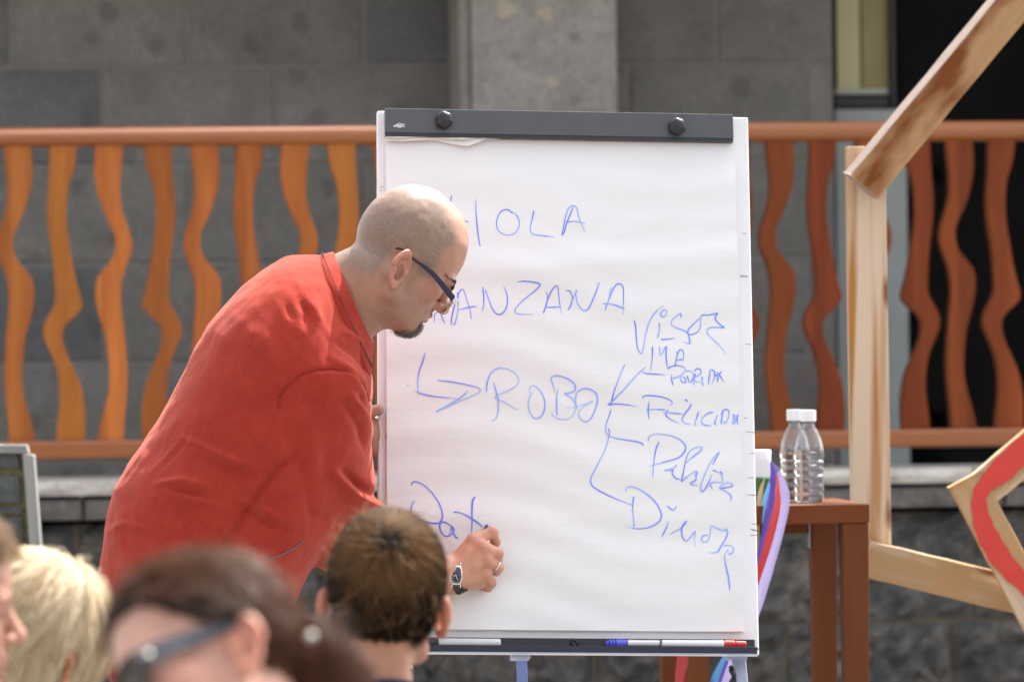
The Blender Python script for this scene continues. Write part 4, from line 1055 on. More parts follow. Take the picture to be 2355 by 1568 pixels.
def head_skin(p, heavy=1.0, ears=True, adult=1.0, edz=0.0, rise=0.0, eout=0.0):
    """head in its own frame: x forward, y to its left, z up, origin between the ears"""
    p0 = p
    if rise:       # shorter lower face: heights below the brow are squeezed
        zz = p[:, 2]; p = np.stack([p[:, 0], p[:, 1], np.where(zz < .03, .03 + (zz - .03) * (1 + rise), zz)], -1)
    x, y, z = p[:, 0], p[:, 1], p[:, 2]
    m = np.stack([x, np.abs(y), z], -1)
    d = ell(p, (.008, 0, .055), (.090, .077, .096))
    d = smin(d, ell(p, (.043 + .004 * (rise > 0), 0, .062), (.055, .062, .070)), .03)
    d = smin(d, ell(p, (.046, 0, -.018), (.054, .056 + .006 * heavy, .072)), .022)
    d = smin(d, ell(p, (.042, 0, -.058), (.052, .050 + .006 * heavy, .034)), .02)
    d = smin(d, sph(p, (.086, 0, -.076), .0165), .022)
    d = smin(d, rcone(m, (.004, .056, -.015), (.016, .053, -.058), .013, .012), .018)
    d = smin(d, rcone(m, (.016, .052, -.060), (.080, .017, -.080), .013, .012), .020)
    if heavy > 0: d = smin(d, ell(p, (.046, 0, -.082), (.042, .040, .018 * heavy)), .02)
    d = smin(d, sph(m, (.066, .043, -.006), .022), .022)
    bz = .036 - (.008 if rise else 0)
    d = smin(d, rcone(m, (.097 + .008 * (rise > 0), .008, bz), (.085 + .008 * (rise > 0), .046, bz + .001), .0100 * adult, .009), .016)
    d = smax(d, -ell(m, (.110, .031, .018), (.018, .017, .0115)), .012)
    d = smin(d, sph(m, (.0835, .031, .017), .0130), .004)
    d = smin(d, ell(m, (.0935, .031, .0225), (.0045, .013, .0035)), .004)
    d = smin(d, rcone(p, (.099, 0, .026), (.119, 0, -.006), .0075, .0105), .011)
    d = smin(d, sph(p, (.1205, 0, -.0110), .0112), .006)
    d = smin(d, sph(m, (.1090, .0125, -.0150), .0085), .006)
    d = smax(d, -sph(m, (.1150, .0065, -.0240), .0036), .003)
    d = smin(d, ell(p, (.086, 0, -.040), (.021, .028, .023)), .016)
    d = smin(d, ell(p, (.1035, 0, -.0405), (.0080, .0200, .0052)), .005)
    d = smin(d, ell(p, (.1005, 0, -.0525), (.0085, .0175, .0062)), .005)
    d = smax(d, -ell(p, (.1100, 0, -.0462), (.0110, .0230, .0014)), .002)
    d = smax(d, -ell(p, (.1010, 0, -.0625), (.0060, .0200, .0040)), .008)
    if ears:
        q = np.stack([p0[:, 0], np.abs(p0[:, 1]), p0[:, 2]], -1) - np.array([-.005, .0765 + eout, .003 + edz], np.float32)
        ef = .90 * q[:, 0] - .43 * q[:, 1]; eo = .43 * q[:, 0] + .90 * q[:, 1]; eu = q[:, 2]
        ef, eu = ef * .97 - eu * -.17, eu * .97 + ef * -.17
        e = np.stack([ef, eu, eo], -1)
        a = np.where(eu > 0, .0185, .0150)
        qq = np.sqrt((ef / a) ** 2 + (eu / .0305) ** 2)
        dsk = np.maximum((qq - 1) * .016, np.abs(eo - .002) - .0030)
        rim = np.sqrt(((qq - .95) * .017) ** 2 + (eo - .0065 - .002 * (ef < 0)) ** 2) - np.where(ef > .010, .0024, .0036)
        ear = smin(dsk, rim, .0035)
        ear = smin(ear, rcone(e, (-.002, .018, .006), (-.006, -.010, .006), .0032, .0032), .003)
        ear = smin(ear, ell(e, (.004, -.0260, .003), (.0090, .0080, .0050)), .004)
        ear = smax(ear, -ell(e, (.0030, -.0050, .0070), (.0086, .0142, .0140)), .0020)
        ear = smax(ear, -ell(e, (.0035, .0145, .0080), (.0060, .0060, .0050)), .0020)
        ear = smin(ear, ell(e, (.0135, -.003, .006), (.0042, .0065, .0045)), .003)
        ear = smin(ear, ell(e, (.006, .002, -.0095), (.012, .020, .009)), .003)
        d = smin(d, ear, .004)
    return d

def strands(name, roots, normals, field, length, width, sdf, mat, parent, lift=(.001, .006), nseg=6, noise_amt=.25, grav=0.0, tint=None, stuff=True, ptight=.7):
    """hair strands as thin tapered tubes that follow a surface"""
    N = len(roots); L = length if not np.isscalar(length) else np.full(N, length) * (0.75 + .5 * RNG.random(N))
    p = roots.copy(); pts = [p.copy()]
    lf = lift[0] + (lift[1] - lift[0]) * RNG.random(N)
    nz = RNG.normal(size=(N, 3)) * noise_amt
    d = None
    for s in range(nseg):
        t = field(p) + nz * (0.6 + .4 * RNG.random((N, 1))) + np.array([0, 0, -grav])
        g, b = grad(sdf, p)
        t = t - g * np.sum(t * g, 1, keepdims=True) * .9
        t = nrm(t); d = t if d is None else nrm(d * .5 + t * .5)
        p = p + d * (L / nseg)[:, None]
        g, b = grad(sdf, p)
        want = lf * (0.5 + s / nseg)
        p = p + g * np.where(b < want, want - b, np.minimum(0, (want - b)) * ptight)[:, None]
        pts.append(p.copy())
    pts = np.stack(pts, 1)
    K = nseg + 1
    tan = np.gradient(pts, axis=1); tan = nrm(tan)
    ref = np.broadcast_to(nrm(RNG.normal(size=(N, 1, 3))), tan.shape)
    a = nrm(np.cross(tan, ref)); b = np.cross(tan, a)
    w = width * (0.7 + .6 * RNG.random((N, 1, 1))) * np.linspace(1, .25, K)[None, :, None]
    V = np.stack([pts + (a * math.cos(k) + b * math.sin(k)) * w for k in (0, 2.094, 4.189)], 2)
    base = (np.arange(N)[:, None, None] * K + np.arange(K - 1)[None, :, None]) * 3
    k = np.arange(3)[None, None]; k2 = (k + 1) % 3
    Q = np.stack([base + k, base + k2, base + 3 + k2, base + 3 + k], -1).reshape(-1, 4)
    o = put(name, V.reshape(-1, 3), Q, mat, parent, smooth=True)
    tn = (RNG.random(N) if tint is None else tint)
    at = o.data.attributes.new('tint', 'FLOAT', 'POINT')
    at.data.foreach_set('value', np.repeat(np.clip(tn, 0, 1), K * 3).astype(np.float32))
    if stuff: o['kind'] = 'stuff'
    return o

def sample_mesh(V, Q, mask, n):
    q = Q[mask[Q].all(1)]
    a = np.linalg.norm(np.cross(V[q[:, 2]] - V[q[:, 0]], V[q[:, 3]] - V[q[:, 1]]), axis=1)
    i = RNG.choice(len(q), n, p=a / a.sum()); u, v = RNG.random((n, 1)), RNG.random((n, 1))
    c = V[q[i]]
    return (c[:, 0] * (1 - u) + c[:, 1] * u) * (1 - v) + (c[:, 3] * (1 - u) + c[:, 2] * u) * v

def set_tint(o, val):
    at = o.data.attributes.new('tint', 'FLOAT', 'POINT'); n = len(o.data.vertices)
    at.data.foreach_set('value', (np.full(n, val) if np.isscalar(val) else val).astype(np.float32))

# ================================================================== the man at the chart
def mat_skin(name, rough=0.42):
    m, n, l, b = new_mat(name)
    a = n.new('ShaderNodeAttribute'); a.attribute_name = 'tone'
    v = coords(n, l)
    f = noise(n, l, v, 45, 5, .6)
    c = mix(n, l, 1.0, a.outputs['Color'], ramp(n, l, f, [(0.25, (.84, .80, .78)), (0.75, (1.06, 1.04, 1.03))]), 'MULTIPLY')
    l.new(c, b.inputs['Base Color'])
    rr = ramp(n, l, noise(n, l, v, 130, 4), [(0.3, rough - .08), (0.7, rough + .12)])
    l.new(rr, b.inputs['Roughness'])
    setp(b, sss=0.12, sss_scale=0.012, spec=0.42)
    b.inputs['Subsurface Radius'].default_value = (1.0, .35, .2)
    bump(n, l, b, noise(n, l, v, 420, 3), .14, .0012)
    return m
M_SKIN = mat_skin('skin')
def mat_fleece(name, c, c2):
    m, n, l, b = new_mat(name)
    v = coords(n, l)
    f = noise(n, l, v, 26, 5, .6); g = noise(n, l, v, 330, 3, .7)
    l.new(mix(n, l, .35, ramp(n, l, f, [(.3, c), (.7, c2)]), ramp(n, l, g, [(.3, .25), (.7, .75)]), 'OVERLAY'), b.inputs['Base Color'])
    setp(b, rough=.92, spec=.2, sheen=.24, sheen_rough=.5)
    b.inputs['Sheen Tint'].default_value = (1, .55, .45, 1)
    bump(n, l, b, g, .35, .0025)
    return m
M_RED = mat_fleece('red_fleece', (.318, .0265, .0155), (.372, .037, .0215))
M_REDDARK = mat_fleece('red_fleece_inside', (.20, .018, .016), (.26, .024, .019))
M_NAVYCLOTH = mat_plain('navy_cloth', (.018, .02, .05), .9, .15, 60)
M_DENIM = mat_plain('dark_denim', (.035, .045, .085), .9, .2, 60)
M_SHOE = mat_plain('dark_leather', (.03, .025, .02), .5, .2, 30)

EDZ, RISE = -.014, .17
MH = Head(21, 35, 0, 1.08).pin((0, -.0775, EDZ), P(918, 624, 8.53))
YC = 8.63
ST_ = [  # picture positions of the back and the front of the torso, half depth
 (300, 1660, 600, 1660, .170), (233, 1520, 640, 1510, .180), (221, 1370, 684, 1370, .195), (239, 1240, 738, 1278, .200), (266, 1118, 795, 1205, .205),
 (343, 1005, 826, 1145, .210), (418, 868, 842, 1085, .213), (480, 748, 850, 1025, .213), (560, 655, 853, 968, .202), (640, 600, 856, 922, .175), (700, 588, 858, 885, .138), (746, 590, 856, 850, .098)]
def torso_stations(n):
    c = cr_spline(np.array(ST_, float), n)
    return c
class Loft:
    def __init__(s, rows, yc, exps=2.25):
        s.c = []; s.a = []; s.ra = []; s.rb = []; s.e = exps
        for r in rows:
            A, B_ = P(r[0], r[1], yc), P(r[2], r[3], yc)
            s.c.append((A + B_) / 2); s.a.append(nrm(B_ - A)); s.ra.append(np.linalg.norm(B_ - A) / 2); s.rb.append(r[4])
        s.c, s.a, s.ra, s.rb = (np.array(v, np.float32) for v in (s.c, s.a, s.ra, s.rb))
        s.n = np.stack([-s.a[:, 2], 0 * s.a[:, 0], s.a[:, 0]], 1).astype(np.float32)   # points up the body
    def __call__(s, p):
        dn = np.stack([(p - s.c[i]) @ s.n[i] for i in range(len(s.c))], 1)
        out = np.full(len(p), 9.0, np.float32)
        def sec(q, c, a, ra, rb):
            u = np.abs(((q - c) * a).sum(-1)) / ra; w = np.abs(q[:, 1] - c[..., 1]) / rb
            k = (u ** s.e + w ** s.e) ** (1 / s.e)
            r = np.sqrt((u * ra) ** 2 + (w * rb) ** 2)
            return np.where(k > .15, (k - 1) * r / np.maximum(k, .15), -np.minimum(ra, rb) * .85)
        for i in range(len(s.c) - 1):
            m = (dn[:, i] >= 0) & (dn[:, i + 1] < 0)
            if not m.any(): continue
            t = dn[m, i] / (dn[m, i] - dn[m, i + 1] + 1e-9); t1 = t[:, None]
            v = sec(p[m], s.c[i] * (1 - t1) + s.c[i + 1] * t1, s.a[i] * (1 - t1) + s.a[i + 1] * t1, s.ra[i] * (1 - t) + s.ra[i + 1] * t, s.rb[i] * (1 - t) + s.rb[i + 1] * t)
            out[m] = np.minimum(out[m], v)
        m = dn[:, -1] >= 0
        if m.any():
            v = sec(p[m], s.c[-1][None], s.a[-1][None], np.full(m.sum(), s.ra[-1]), np.full(m.sum(), s.rb[-1]))
            e = dn[m, -1]; out[m] = np.minimum(out[m], np.where(v < 0, e, np.sqrt(np.maximum(v, 0) ** 2 + e ** 2)))
        m = dn[:, 0] < 0
        if m.any():
            v = sec(p[m], s.c[0][None], s.a[0][None], np.full(m.sum(), s.ra[0]), np.full(m.sum(), s.rb[0]))
            e = -dn[m, 0]; out[m] = np.minimum(out[m], np.where(v < 0, e, np.sqrt(np.maximum(v, 0) ** 2 + e ** 2)))
        return out
TORSO = Loft(torso_stations(26), YC)
yb = P(1115, 1290, 1)[1]
_r = nrm(P(1115, 1290, 1) - CAM); YB = float((np.dot(BC + en * .010 - CAM, en) / np.dot(_r, en)) * _r[1])     # paper depth behind the hand
R_SH, R_EL, R_WR = P(752, 905, 8.50), P(786, 1243, 8.68), P(1030, 1321, YB - .075)
cuff_t = .60
R_CUFF = R_EL + (R_WR - R_EL) * cuff_t
L_SH, L_EL, L_WR = P(745, 860, 8.80), P(745, 1120, 8.93), P(838, 1010, 9.00)
SLV = [P(750, 893, 8.50), P(748, 1000, 8.545), P(762, 1110, 8.605), P(787, 1236, 8.68), R_EL + (R_WR - R_EL) * .3, R_CUFF]
SLR = [.074, .0785, .0765, .066, .0560, .050]
def shirt_sdf(p):
    d = TORSO(p)
    d = smin(d, chain(p, SLV, SLR, .012), .022)
    return smin(d, chain(p, [L_SH, L_EL, L_EL + (L_WR - L_EL) * .55], [.072, .062, .052], .02), .03)

# --- hands
def FP(u, v, off): return P(u, v, YB - off)
FING = [ # knuckle chains and radii, index first
 ([FP(1090, 1242, .070), FP(1132, 1223, .060), FP(1140, 1246, .035), FP(1131, 1260, .024)], [.0128, .0104, .0090, .0078]),
 ([FP(1112, 1259, .079), FP(1145, 1272, .068), FP(1145, 1286, .038), FP(1128, 1284, .024)], [.0126, .0104, .0090, .0078]),
 ([FP(1117, 1285, .076), FP(1146, 1304, .062), FP(1142, 1313, .034), FP(1120, 1303, .020)], [.0122, .0100, .0088, .0076]),
 ([FP(1117, 1317, .064), FP(1130, 1340, .050), FP(1123, 1351, .028), FP(1106, 1349, .015)], [.0112, .0090, .0080, .0070])]
CARP = [FP(1044, 1301, .074), FP(1044, 1314, .078), FP(1044, 1328, .077), FP(1044, 1341, .070)]
def hand_r(p):
    palm = None
    for (pts, rs), c in zip(FING, CARP):
        e = rcone(p, c, pts[0], .0175, rs[0] + .0008); palm = e if palm is None else smin(palm, e, .010)
    palm = smin(palm, rcone(p, FP(1052, 1318, .055), FP(1098, 1290, .050), .022, .020), .012)
    palm = smin(palm, rcone(p, FP(1050, 1345, .055), FP(1104, 1338, .050), .0150, .0130), .012)
    th = chain(p, [FP(1058, 1296, .055), FP(1092, 1282, .034), FP(1116, 1262, .022), FP(1126, 1250, .020)], [.015, .012, .0105, .0085])
    palm = smin(palm, th, .006)
    d = palm
    for pts, rs in FING:
        f = chain(p, pts, rs, .004)
        f = smin(f, sph(p, pts[0] + np.array([0, -.002, 0]), rs[0] + .0004), .006)
        f = smin(f, sph(p, pts[1] + np.array([0, -.0008, 0]), rs[1] + .0004), .003)
        d = smin(d, f, .0032)
    # tendons fanning over the back of the hand
    for (pts, rs), c in zip(FING, CARP):
        d = smin(d, rcone(p, c * .35 + pts[0] * .65 + np.array([0, -rs[0] * 1.06, 0]), pts[0] + np.array([0, -rs[0] * .72, 0]), .0014, .0030), .006)
    wr = rcone(p, R_WR + np.array([0, 0, .012]), CARP[1], .0225, .019); wr = smin(wr, rcone(p, R_WR + np.array([0, 0, -.012]), CARP[3], .0215, .017), .012)
    fa = rcone(p, R_EL, R_WR + np.array([0, 0, .008]), .044, .0245); fa = smin(fa, rcone(p, R_EL, R_WR + np.array([0, 0, -.010]), .044, .023), .01)
    return smin(smin(d, wr, .012), fa, .012)
bl_a, bl_b = bd(868, 943, 0)
def LBP(u, v, c): a, b = bd(u, v, c); return BP(a, b, c)
THUMB = [LBP(826, 962, -.006), LBP(846, 949, .012), LBP(870, 942.5, .0135)]
def hand_l(p):
    d = chain(p, THUMB, [.013, .0118, .0108], .005)
    pal = ell(p, LBP(851, 1003, -.012), (.021, .024, .037))
    pal = smin(pal, rcone(p, LBP(843, 965, -.010), LBP(862, 975, -.012), .014, .011), .008)
    pal = smin(pal, ell(p, LBP(862, 1033, -.010), (.013, .012, .014)), .005)
    d = smin(d, pal, .006)
    for i, v in enumerate((968, 988, 1008, 1028)):
        d = smin(d, chain(p, [LBP(850, v, -.030), LBP(880, v + 1, -.036), LBP(905, v + 3, -.030)], [.0105, .0095, .008], .004), .004)
    return smin(d, rcone(p, LBP(846, 1010, -.02), L_WR + np.array([-.03, 0, -.03]), .022, .026), .01)
neck_a, neck_b, neck_c = MH.at((-.012, 0, -.035)), P(806, 676, 8.62), P(752, 735, 8.62)
MHs = MH.s
def head_w(p): return head_skin(MH.loc(p), 1.0, True, 1.1, EDZ, RISE) * MHs
def body_sdf(p):
    d = bounded(p, MH.at((.01, 0, .02)), .165, head_w)
    nk = chain(p, [neck_a, neck_b, neck_c], [.068, .0715, .085], .02)
    nk = smin(nk, rcone(p, MH.at((.030, 0, -.062)), P(830, 722, 8.62), .036, .034), .03)
    d = smin(d, nk, .016)
    t = np.minimum(TORSO(p), chain(p, SLV, SLR, .012)) + .024
    d = smin(d, t, .012)
    d = smin(d, chain(p, [R_SH, R_EL], [.05, .044], .02), .02)
    hr = bounded(p, (R_EL + R_WR) / 2 + (R_WR - R_EL) * .25, .26, hand_r)
    d = smin(d, hr, .01)
    d = smin(d, chain(p, [L_SH, L_EL, L_WR], [.05, .044, .028], .02), .02)
    return smin(d, bounded(p, LBP(862, 985, -.01), .12, hand_l), .008)
V, Q = surf_nets(body_sdf, P(190, 1700, 8.35) * [1, 0, 1] + [0, 8.36, 0], [P(1175, 400, 9.1)[0], 9.12, P(1000, 395, 9.0)[2]], .0027, smooth=2)
# colours of the skin, by where it is on the head
lp = MH.loc(V.astype(np.float32)); lp0 = lp.copy(); lp[:, 2] = np.where(lp[:, 2] < .03, .03 + (lp[:, 2] - .03) * (1 + RISE), lp[:, 2]); x, y, z = lp.T
on_head = (np.linalg.norm(lp - [.01, 0, .02], axis=1) < .19)
SK = np.array([.43, .228, .152]); C = np.tile(SK, (len(V), 1))
def blend(C, w, c): return C * (1 - w[:, None]) + np.asarray(c) * w[:, None]
ay = np.abs(y)
line = .052 - .55 * np.clip(z - .085, 0, 1) - .30 * np.clip(.03 - z, 0, .1) + .006 * np.sin(z * 90)
stub = ss(.012, -.012, x - line) * ss(-.075, -.02, z + .25 * np.clip(-x, -.05, .1)) * ss(.150, .120, z + .7 * np.clip(x, 0, .1))
stub *= 1 - .9 * ss(.010, .0, np.maximum(np.abs(x + .0) - .022, np.abs(lp0[:, 2] - EDZ) - .036)) * (ay > .05)
grain = np.clip(.74 + .42 * fbm(lp * 1.0, 330, 3.0, 2), .2, 1)
C = blend(C, np.clip(stub * grain * .95, 0, 1) * on_head, (.185, .158, .118))
beard = ss(-.012, -.04, z - .55 * np.clip(.06 - x, -.1, .1) * 0) * ss(-.005, .03, x) * ss(.104, .09, x) * on_head * (z > -.115)
C = blend(C, beard * .48 * grain, (.20, .155, .135))
cheek = np.exp(-(((x - .07) / .03) ** 2 + ((ay - .05) / .03) ** 2 + ((z + .012) / .022) ** 2)) * on_head
C = blend(C, cheek * .35, (.52, .20, .15))
C = blend(C, np.exp(-(((x - .125) / .02) ** 2 + (y / .02) ** 2 + ((z + .012) / .02) ** 2)) * .12 * on_head, (.46, .17, .13))
V[:] = V + vnormals(V, Q) * (fbm(lp, 34, 9.0, 2) * .0011 * (stub * 0 + ss(.03, .08, z)) * on_head)[:, None]
C = blend(C, ss(.074, .079, x) * ss(.031, .025, ay) * ss(-.058, -.064, z) * on_head * .62 * grain, (.13, .112, .098))
lips = ss(1.25, .85, np.minimum(((x - .105) / .012) ** 2 + (y / .021) ** 2 + ((z + .0405) / .0058) ** 2, ((x - .102) / .013) ** 2 + (y / .019) ** 2 + ((z + .0525) / .0068) ** 2)) * on_head
C = blend(C, lips * .55, (.34, .145, .115))
earw = ss(.070, .078, ay) * (np.abs(x + .005) < .035) * (np.abs(lp0[:, 2] - EDZ) < .045)
C = blend(C, earw * .45, (.52, .215, .15))
C = C * (1 + .52 * ss(.19, .12, np.linalg.norm(V - FP(1115, 1300, .05), axis=1)))[:, None] * [1, .99, 1.02]  # extra light on the writing hand put into the skin colour
kn = np.zeros(len(V))
for pts, rs in FING:
    for q_, w_ in ((pts[0], .011), (pts[1], .010)): kn = np.maximum(kn, np.exp(-(np.linalg.norm(V - q_ - [0, -.008, 0], axis=1) / w_) ** 2))
C = blend(C, kn * .4, (.50, .205, .155))
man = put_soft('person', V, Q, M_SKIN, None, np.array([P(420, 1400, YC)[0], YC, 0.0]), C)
tag(man, 'bald man with a goatee in a red fleece bending to write on the chart', 'person')

# --- shirt
V, Q = surf_nets(shirt_sdf, P(150, 1740, 8.35) * [1, 0, 1] + [0, 8.35, 0], [P(1000, 400, 9.1)[0], 9.16, P(700, 540, 9.0)[2]], .0036, smooth=3, keep=2.6)
N_ = vnormals(V, Q)
rel = V - CAM; U_ = IMG_W / 2 + FOC * (rel @ CR) / rel[:, 1]; W_ = IMG_H / 2 - FOC * (rel @ CU) / rel[:, 1]
def pdist(poly):
    d = np.full(len(V), 1e9); tt = np.zeros(len(V))
    for k_, (a, b) in enumerate(zip(poly[:-1], poly[1:])):
        a, b = np.array(a, float), np.array(b, float); ab = b - a
        t = np.clip(((U_ - a[0]) * ab[0] + (W_ - a[1]) * ab[1]) / (ab @ ab), 0, 1)
        e = np.hypot(U_ - a[0] - t * ab[0], W_ - a[1] - t * ab[1]); m = e < d
        d[m] = e[m]; tt[m] = (k_ + t[m]) / (len(poly) - 1)
    return d, tt
disp = np.zeros(len(V)); front = ss(.35, -.15, N_[:, 1])
for poly, amp, w in [
 ([(686, 1042), (640, 1078), (590, 1142), (520, 1250), (450, 1350)], -.006, 8), ([(700, 1050), (655, 1092), (608, 1155), (540, 1262)], .004, 10),
 ([(425, 1008), (480, 1032), (545, 1062), (575, 1068)], .0055, 8), ([(455, 1052), (510, 1072), (570, 1090)], -.005, 9), ([(360, 1112), (420, 1104), (480, 1118)], .0055, 8), ([(380, 1128), (440, 1150), (500, 1162)], .0045, 8), ([(400, 1128), (470, 1138)], -.005, 7),
 ([(345, 1085), (425, 1000)], .0010, 4), ([(355, 1095), (440, 1002)], -.0010, 4), ([(252, 1222), (285, 1206), (330, 1214)], .004, 9), ([(545, 1160), (620, 1206), (660, 1220)], -.005, 10), ([(560, 1150), (640, 1192)], .005, 9),
 ([(768, 1085), (811, 1130), (858, 1158), (900, 1180)], .012, 13), ([(790, 1085), (830, 1122), (862, 1140)], -.011, 11), ([(700, 1180), (760, 1200), (830, 1190)], -.003, 16),
 ([(772, 786), (815, 815), (850, 858)], -.005, 8), ([(786, 762), (830, 790), (856, 822)], .005, 8), ([(760, 820), (800, 850), (840, 905)], .004, 10), ([(805, 905), (840, 950), (852, 1000)], .005, 9), ([(790, 930), (828, 985), (845, 1040)], -.005, 9), ([(825, 905), (852, 960)], -.004, 6),
 ([(700, 960), (720, 1040), (735, 1120)], .003, 18), ([(660, 1000), (700, 1100), (720, 1200)], -.003, 12), ([(300, 1300), (380, 1270), (470, 1290)], .004, 22), ([(270, 1400), (330, 1380), (420, 1420)], -.004, 22), ([(560, 760), (610, 790), (640, 850)], .004, 26), ([(690, 690), (705, 720), (700, 745)], -.006, 11), ([(660, 700), (672, 735)], -.004, 9), ([(725, 690), (728, 740)], .004, 14)]:
    d_, t_ = pdist(poly); disp += 1.45 * amp * np.exp(-(d_ / w) ** 2) * np.sin(np.pi * np.clip(t_ * .9 + .05, 0, 1)) ** .6
# shoulder seam: the sleeve cap stands a little proud of the yoke
seam = [(640, 940), (643, 915), (660, 888), (692, 862), (728, 851), (765, 849), (795, 853), (822, 868), (842, 893), (852, 925)]
d_, t_ = pdist(seam); disp += -.0045 * np.exp(-(d_ / 4.5) ** 2)
disp = disp * front
nb_ = fbm(V, (9, 9, 9), 5.0, 2); nm_ = fbm(V, (26, 26, 14), 11.0, 2)
disp += nb_ * .0042 + nm_ * .0018
V = V + N_ * disp[:, None]
shirt = put_soft('fleece_shirt', V, Q, M_RED, man)
from mathutils.bvhtree import BVHTree
bvh = BVHTree.FromPolygons([tuple(v) for v in V], [tuple(q) for q in Q])
def on_shirt(u, v, off=.001):
    d = P(u, v, 8.0) - CAM; h = bvh.ray_cast(Vector(CAM), Vector(nrm(d)))
    return np.array(h[0]) + np.array(h[1]) * off if h[0] is not None else None
def surface_line(name, pts, r, mat, n=60, off=.0006, parent=man):
    q = [on_shirt(u, v, off) for u, v in cr_spline(np.array(pts, float), n)]
    q = [a for a in q if a is not None]
    q = [q[0]] + [a for a, b in zip(q[1:], q[:-1]) if np.linalg.norm(a - b) < .05]
    return MB().tube(q, r, 6).put(name, mat, parent, smooth=True)
surface_line('seam', [(x_ - 2, y_ - 3) for x_, y_ in seam], .0011, M_RED, off=.0002)
# collar: a band standing round the neck, open at the throat
cA, cB = P(735, 597, 8.62), P(855, 866, 8.62)
ca_ = nrm(cB - cA); cn_ = np.array([-ca_[2], 0, ca_[0]]); tA, tB = P(768, 585, 8.62), P(862, 800, 8.62)
def coll(t, a, b, hd):      # t = 0 at the nape, +-pi at the throat
    m_ = (a + b) / 2; h_ = (b - a) / 2
    return m_ - h_ * math.cos(t) + np.array([0, -hd * math.sin(t), 0])
V = []; F = []; n = 90
for i in range(n):
    t = -2.80 + 5.60 * i / (n - 1)
    w = .0018 * math.sin(t * 5 + 1) + .0012 * math.sin(t * 11)
    lo_, hi_ = coll(t, cA, cB, .106), coll(t, tA, tB, .088)
    out = nrm(lo_ - (cA + cB) / 2)
    mid = (lo_ + hi_) / 2 + out * (.004 + w)
    lo_ = lo_ + out * .005; ring = [lo_ - cn_ * .016 - out * .002, lo_, mid + (lo_ - mid) * .45 + out * .003, mid, hi_ + out * (.003 + w), hi_ + nrm(hi_ - lo_) * .003, hi_ - out * .003, mid - out * .0055]
    V += ring
for i in range(n - 1):
    for j in range(8): F.append((i * 8 + j, i * 8 + (j + 1) % 8, i * 8 + 8 + (j + 1) % 8, i * 8 + 8 + j))
F += [tuple(range(8))[::-1], tuple(range(len(V) - 8, len(V)))]
collar = put('collar', V, F, M_RED, man, smooth=True)
M_STITCH = mat_plain('dark_stitching', (.075, .05, .06), .8, .2, 50)
zz = []
for i in range(110):
    t = .12 + 2.6 * i / 109
    lo_, hi_ = coll(t, cA, cB, .106), coll(t, tA, tB, .088); out = nrm(lo_ - (cA + cB) / 2)
    k_ = .36 + (.05 if i % 2 else -.05)
    zz.append(lo_ + (hi_ - lo_) * k_ + out * .0108)
MB().tube(zz, .0007, 5).put('collar_stitching', M_STITCH, man)
M_CABLE = mat_plain('grey_cable', (.13, .13, .15), .5, .1, 40)
o = surface_line('cable', [(612, 1287), (640, 1277), (665, 1265), (685, 1252), (698, 1241)], .0010, M_CABLE, 30, .0018, None)
tag(o, 'thin grey microphone cable lying across the red fleece under the arm', 'cable')

# --- trousers and shoes (mostly below the picture)
hipA, hipB = P(425, 1520, YC - .078), P(425, 1520, YC + .078)
def trousers(p):
    d = None
    for hp, dx in ((hipA, -.03), (hipB, .05)):
        kn_ = hp + np.array([.04 + dx, 0, -.42]); an = np.array([hp[0] + dx, hp[1], .10])
        e = chain(p, [hp, kn_, an], [.092, .075, .058], .03); d = e if d is None else smin(d, e, .03)
    return smin(d, ell(p, P(425, 1500, YC), (.135, .145, .11)), .04)
V, Q = surf_nets(trousers, [hipA[0] - .35, YC - .32, .03], [hipA[0] + .4, YC + .32, hipA[2] + .22], .010, smooth=2)
put_soft('trousers', V, Q, M_DENIM, man)
for hp, dx in ((hipA, -.03), (hipB, .05)):
    a = np.array([hp[0] + dx, hp[1], .0])
    sh = lambda p, a=a: smax(smin(ell(p, a + [.02, 0, .055], (.075, .045, .06)), ell(p, a + [.12, 0, .035], (.10, .045, .045)), .03), -(p[:, 2] - .002), .004)
    V, Q = surf_nets(sh, a + [-.1, -.08, -.01], a + [.25, .08, .14], .006); put_soft('shoe', V, Q, M_SHOE, man)

# --- goatee, eyebrows, glasses, watch, ring, pen
M_BEARD = mat_hair('grey_beard', (.045, .038, .035), (.34, .30, .27), .55)
def face_roots(fn, n, lo, hi):
    """points on the face skin inside a small region, fn(local) > 0"""
    q = lo + (np.asarray(hi) - lo) * RNG.random((n * 14, 3)); q = q.astype(np.float32)
    f_ = lambda p: head_skin(p, 1.0, False, 1.1, EDZ, RISE)
    for _ in range(4):
        g, b = grad(f_, q); q = (q - g * b[:, None]).astype(np.float32)
    q = q[(np.abs(f_(q)) < .001) & (fn(q) > 0)]
    return q[:n]  # skin points
def to_world(q): return MH.O + MHs * (q @ MH.M.T)
go = face_roots(lambda q: np.minimum.reduce([q[:, 0] - .076, .029 - np.abs(q[:, 1]) - .25 * np.clip(-.062 - q[:, 2], 0, .1), -.0480 - q[:, 2], q[:, 2] + .090]), 1250, np.array([.055, -.034, -.09]), (.118, .034, -.046))
dwn = MH.M @ np.array([.22, 0, -1.0])
strands('goatee', to_world(go), None, lambda p: np.tile(dwn, (len(p), 1)), .010, .00030, head_w, M_BEARD, man, (.001, .0065), 4, .55)
mo = face_roots(lambda q: np.minimum.reduce([.030 - np.abs(q[:, 1]), -.0190 - q[:, 2], q[:, 2] + .0290, q[:, 0] - .07]), 260, np.array([.07, -.032, -.030]), (.118, .032, -.018))
strands('stubble', to_world(mo), None, lambda p: np.tile(dwn, (len(p), 1)), .0025, .00022, head_w, M_BEARD, man, (.0003, .001), 2, .5)
M_BROW = mat_hair('dark_brow', (.02, .014, .012), (.07, .05, .04), .5)
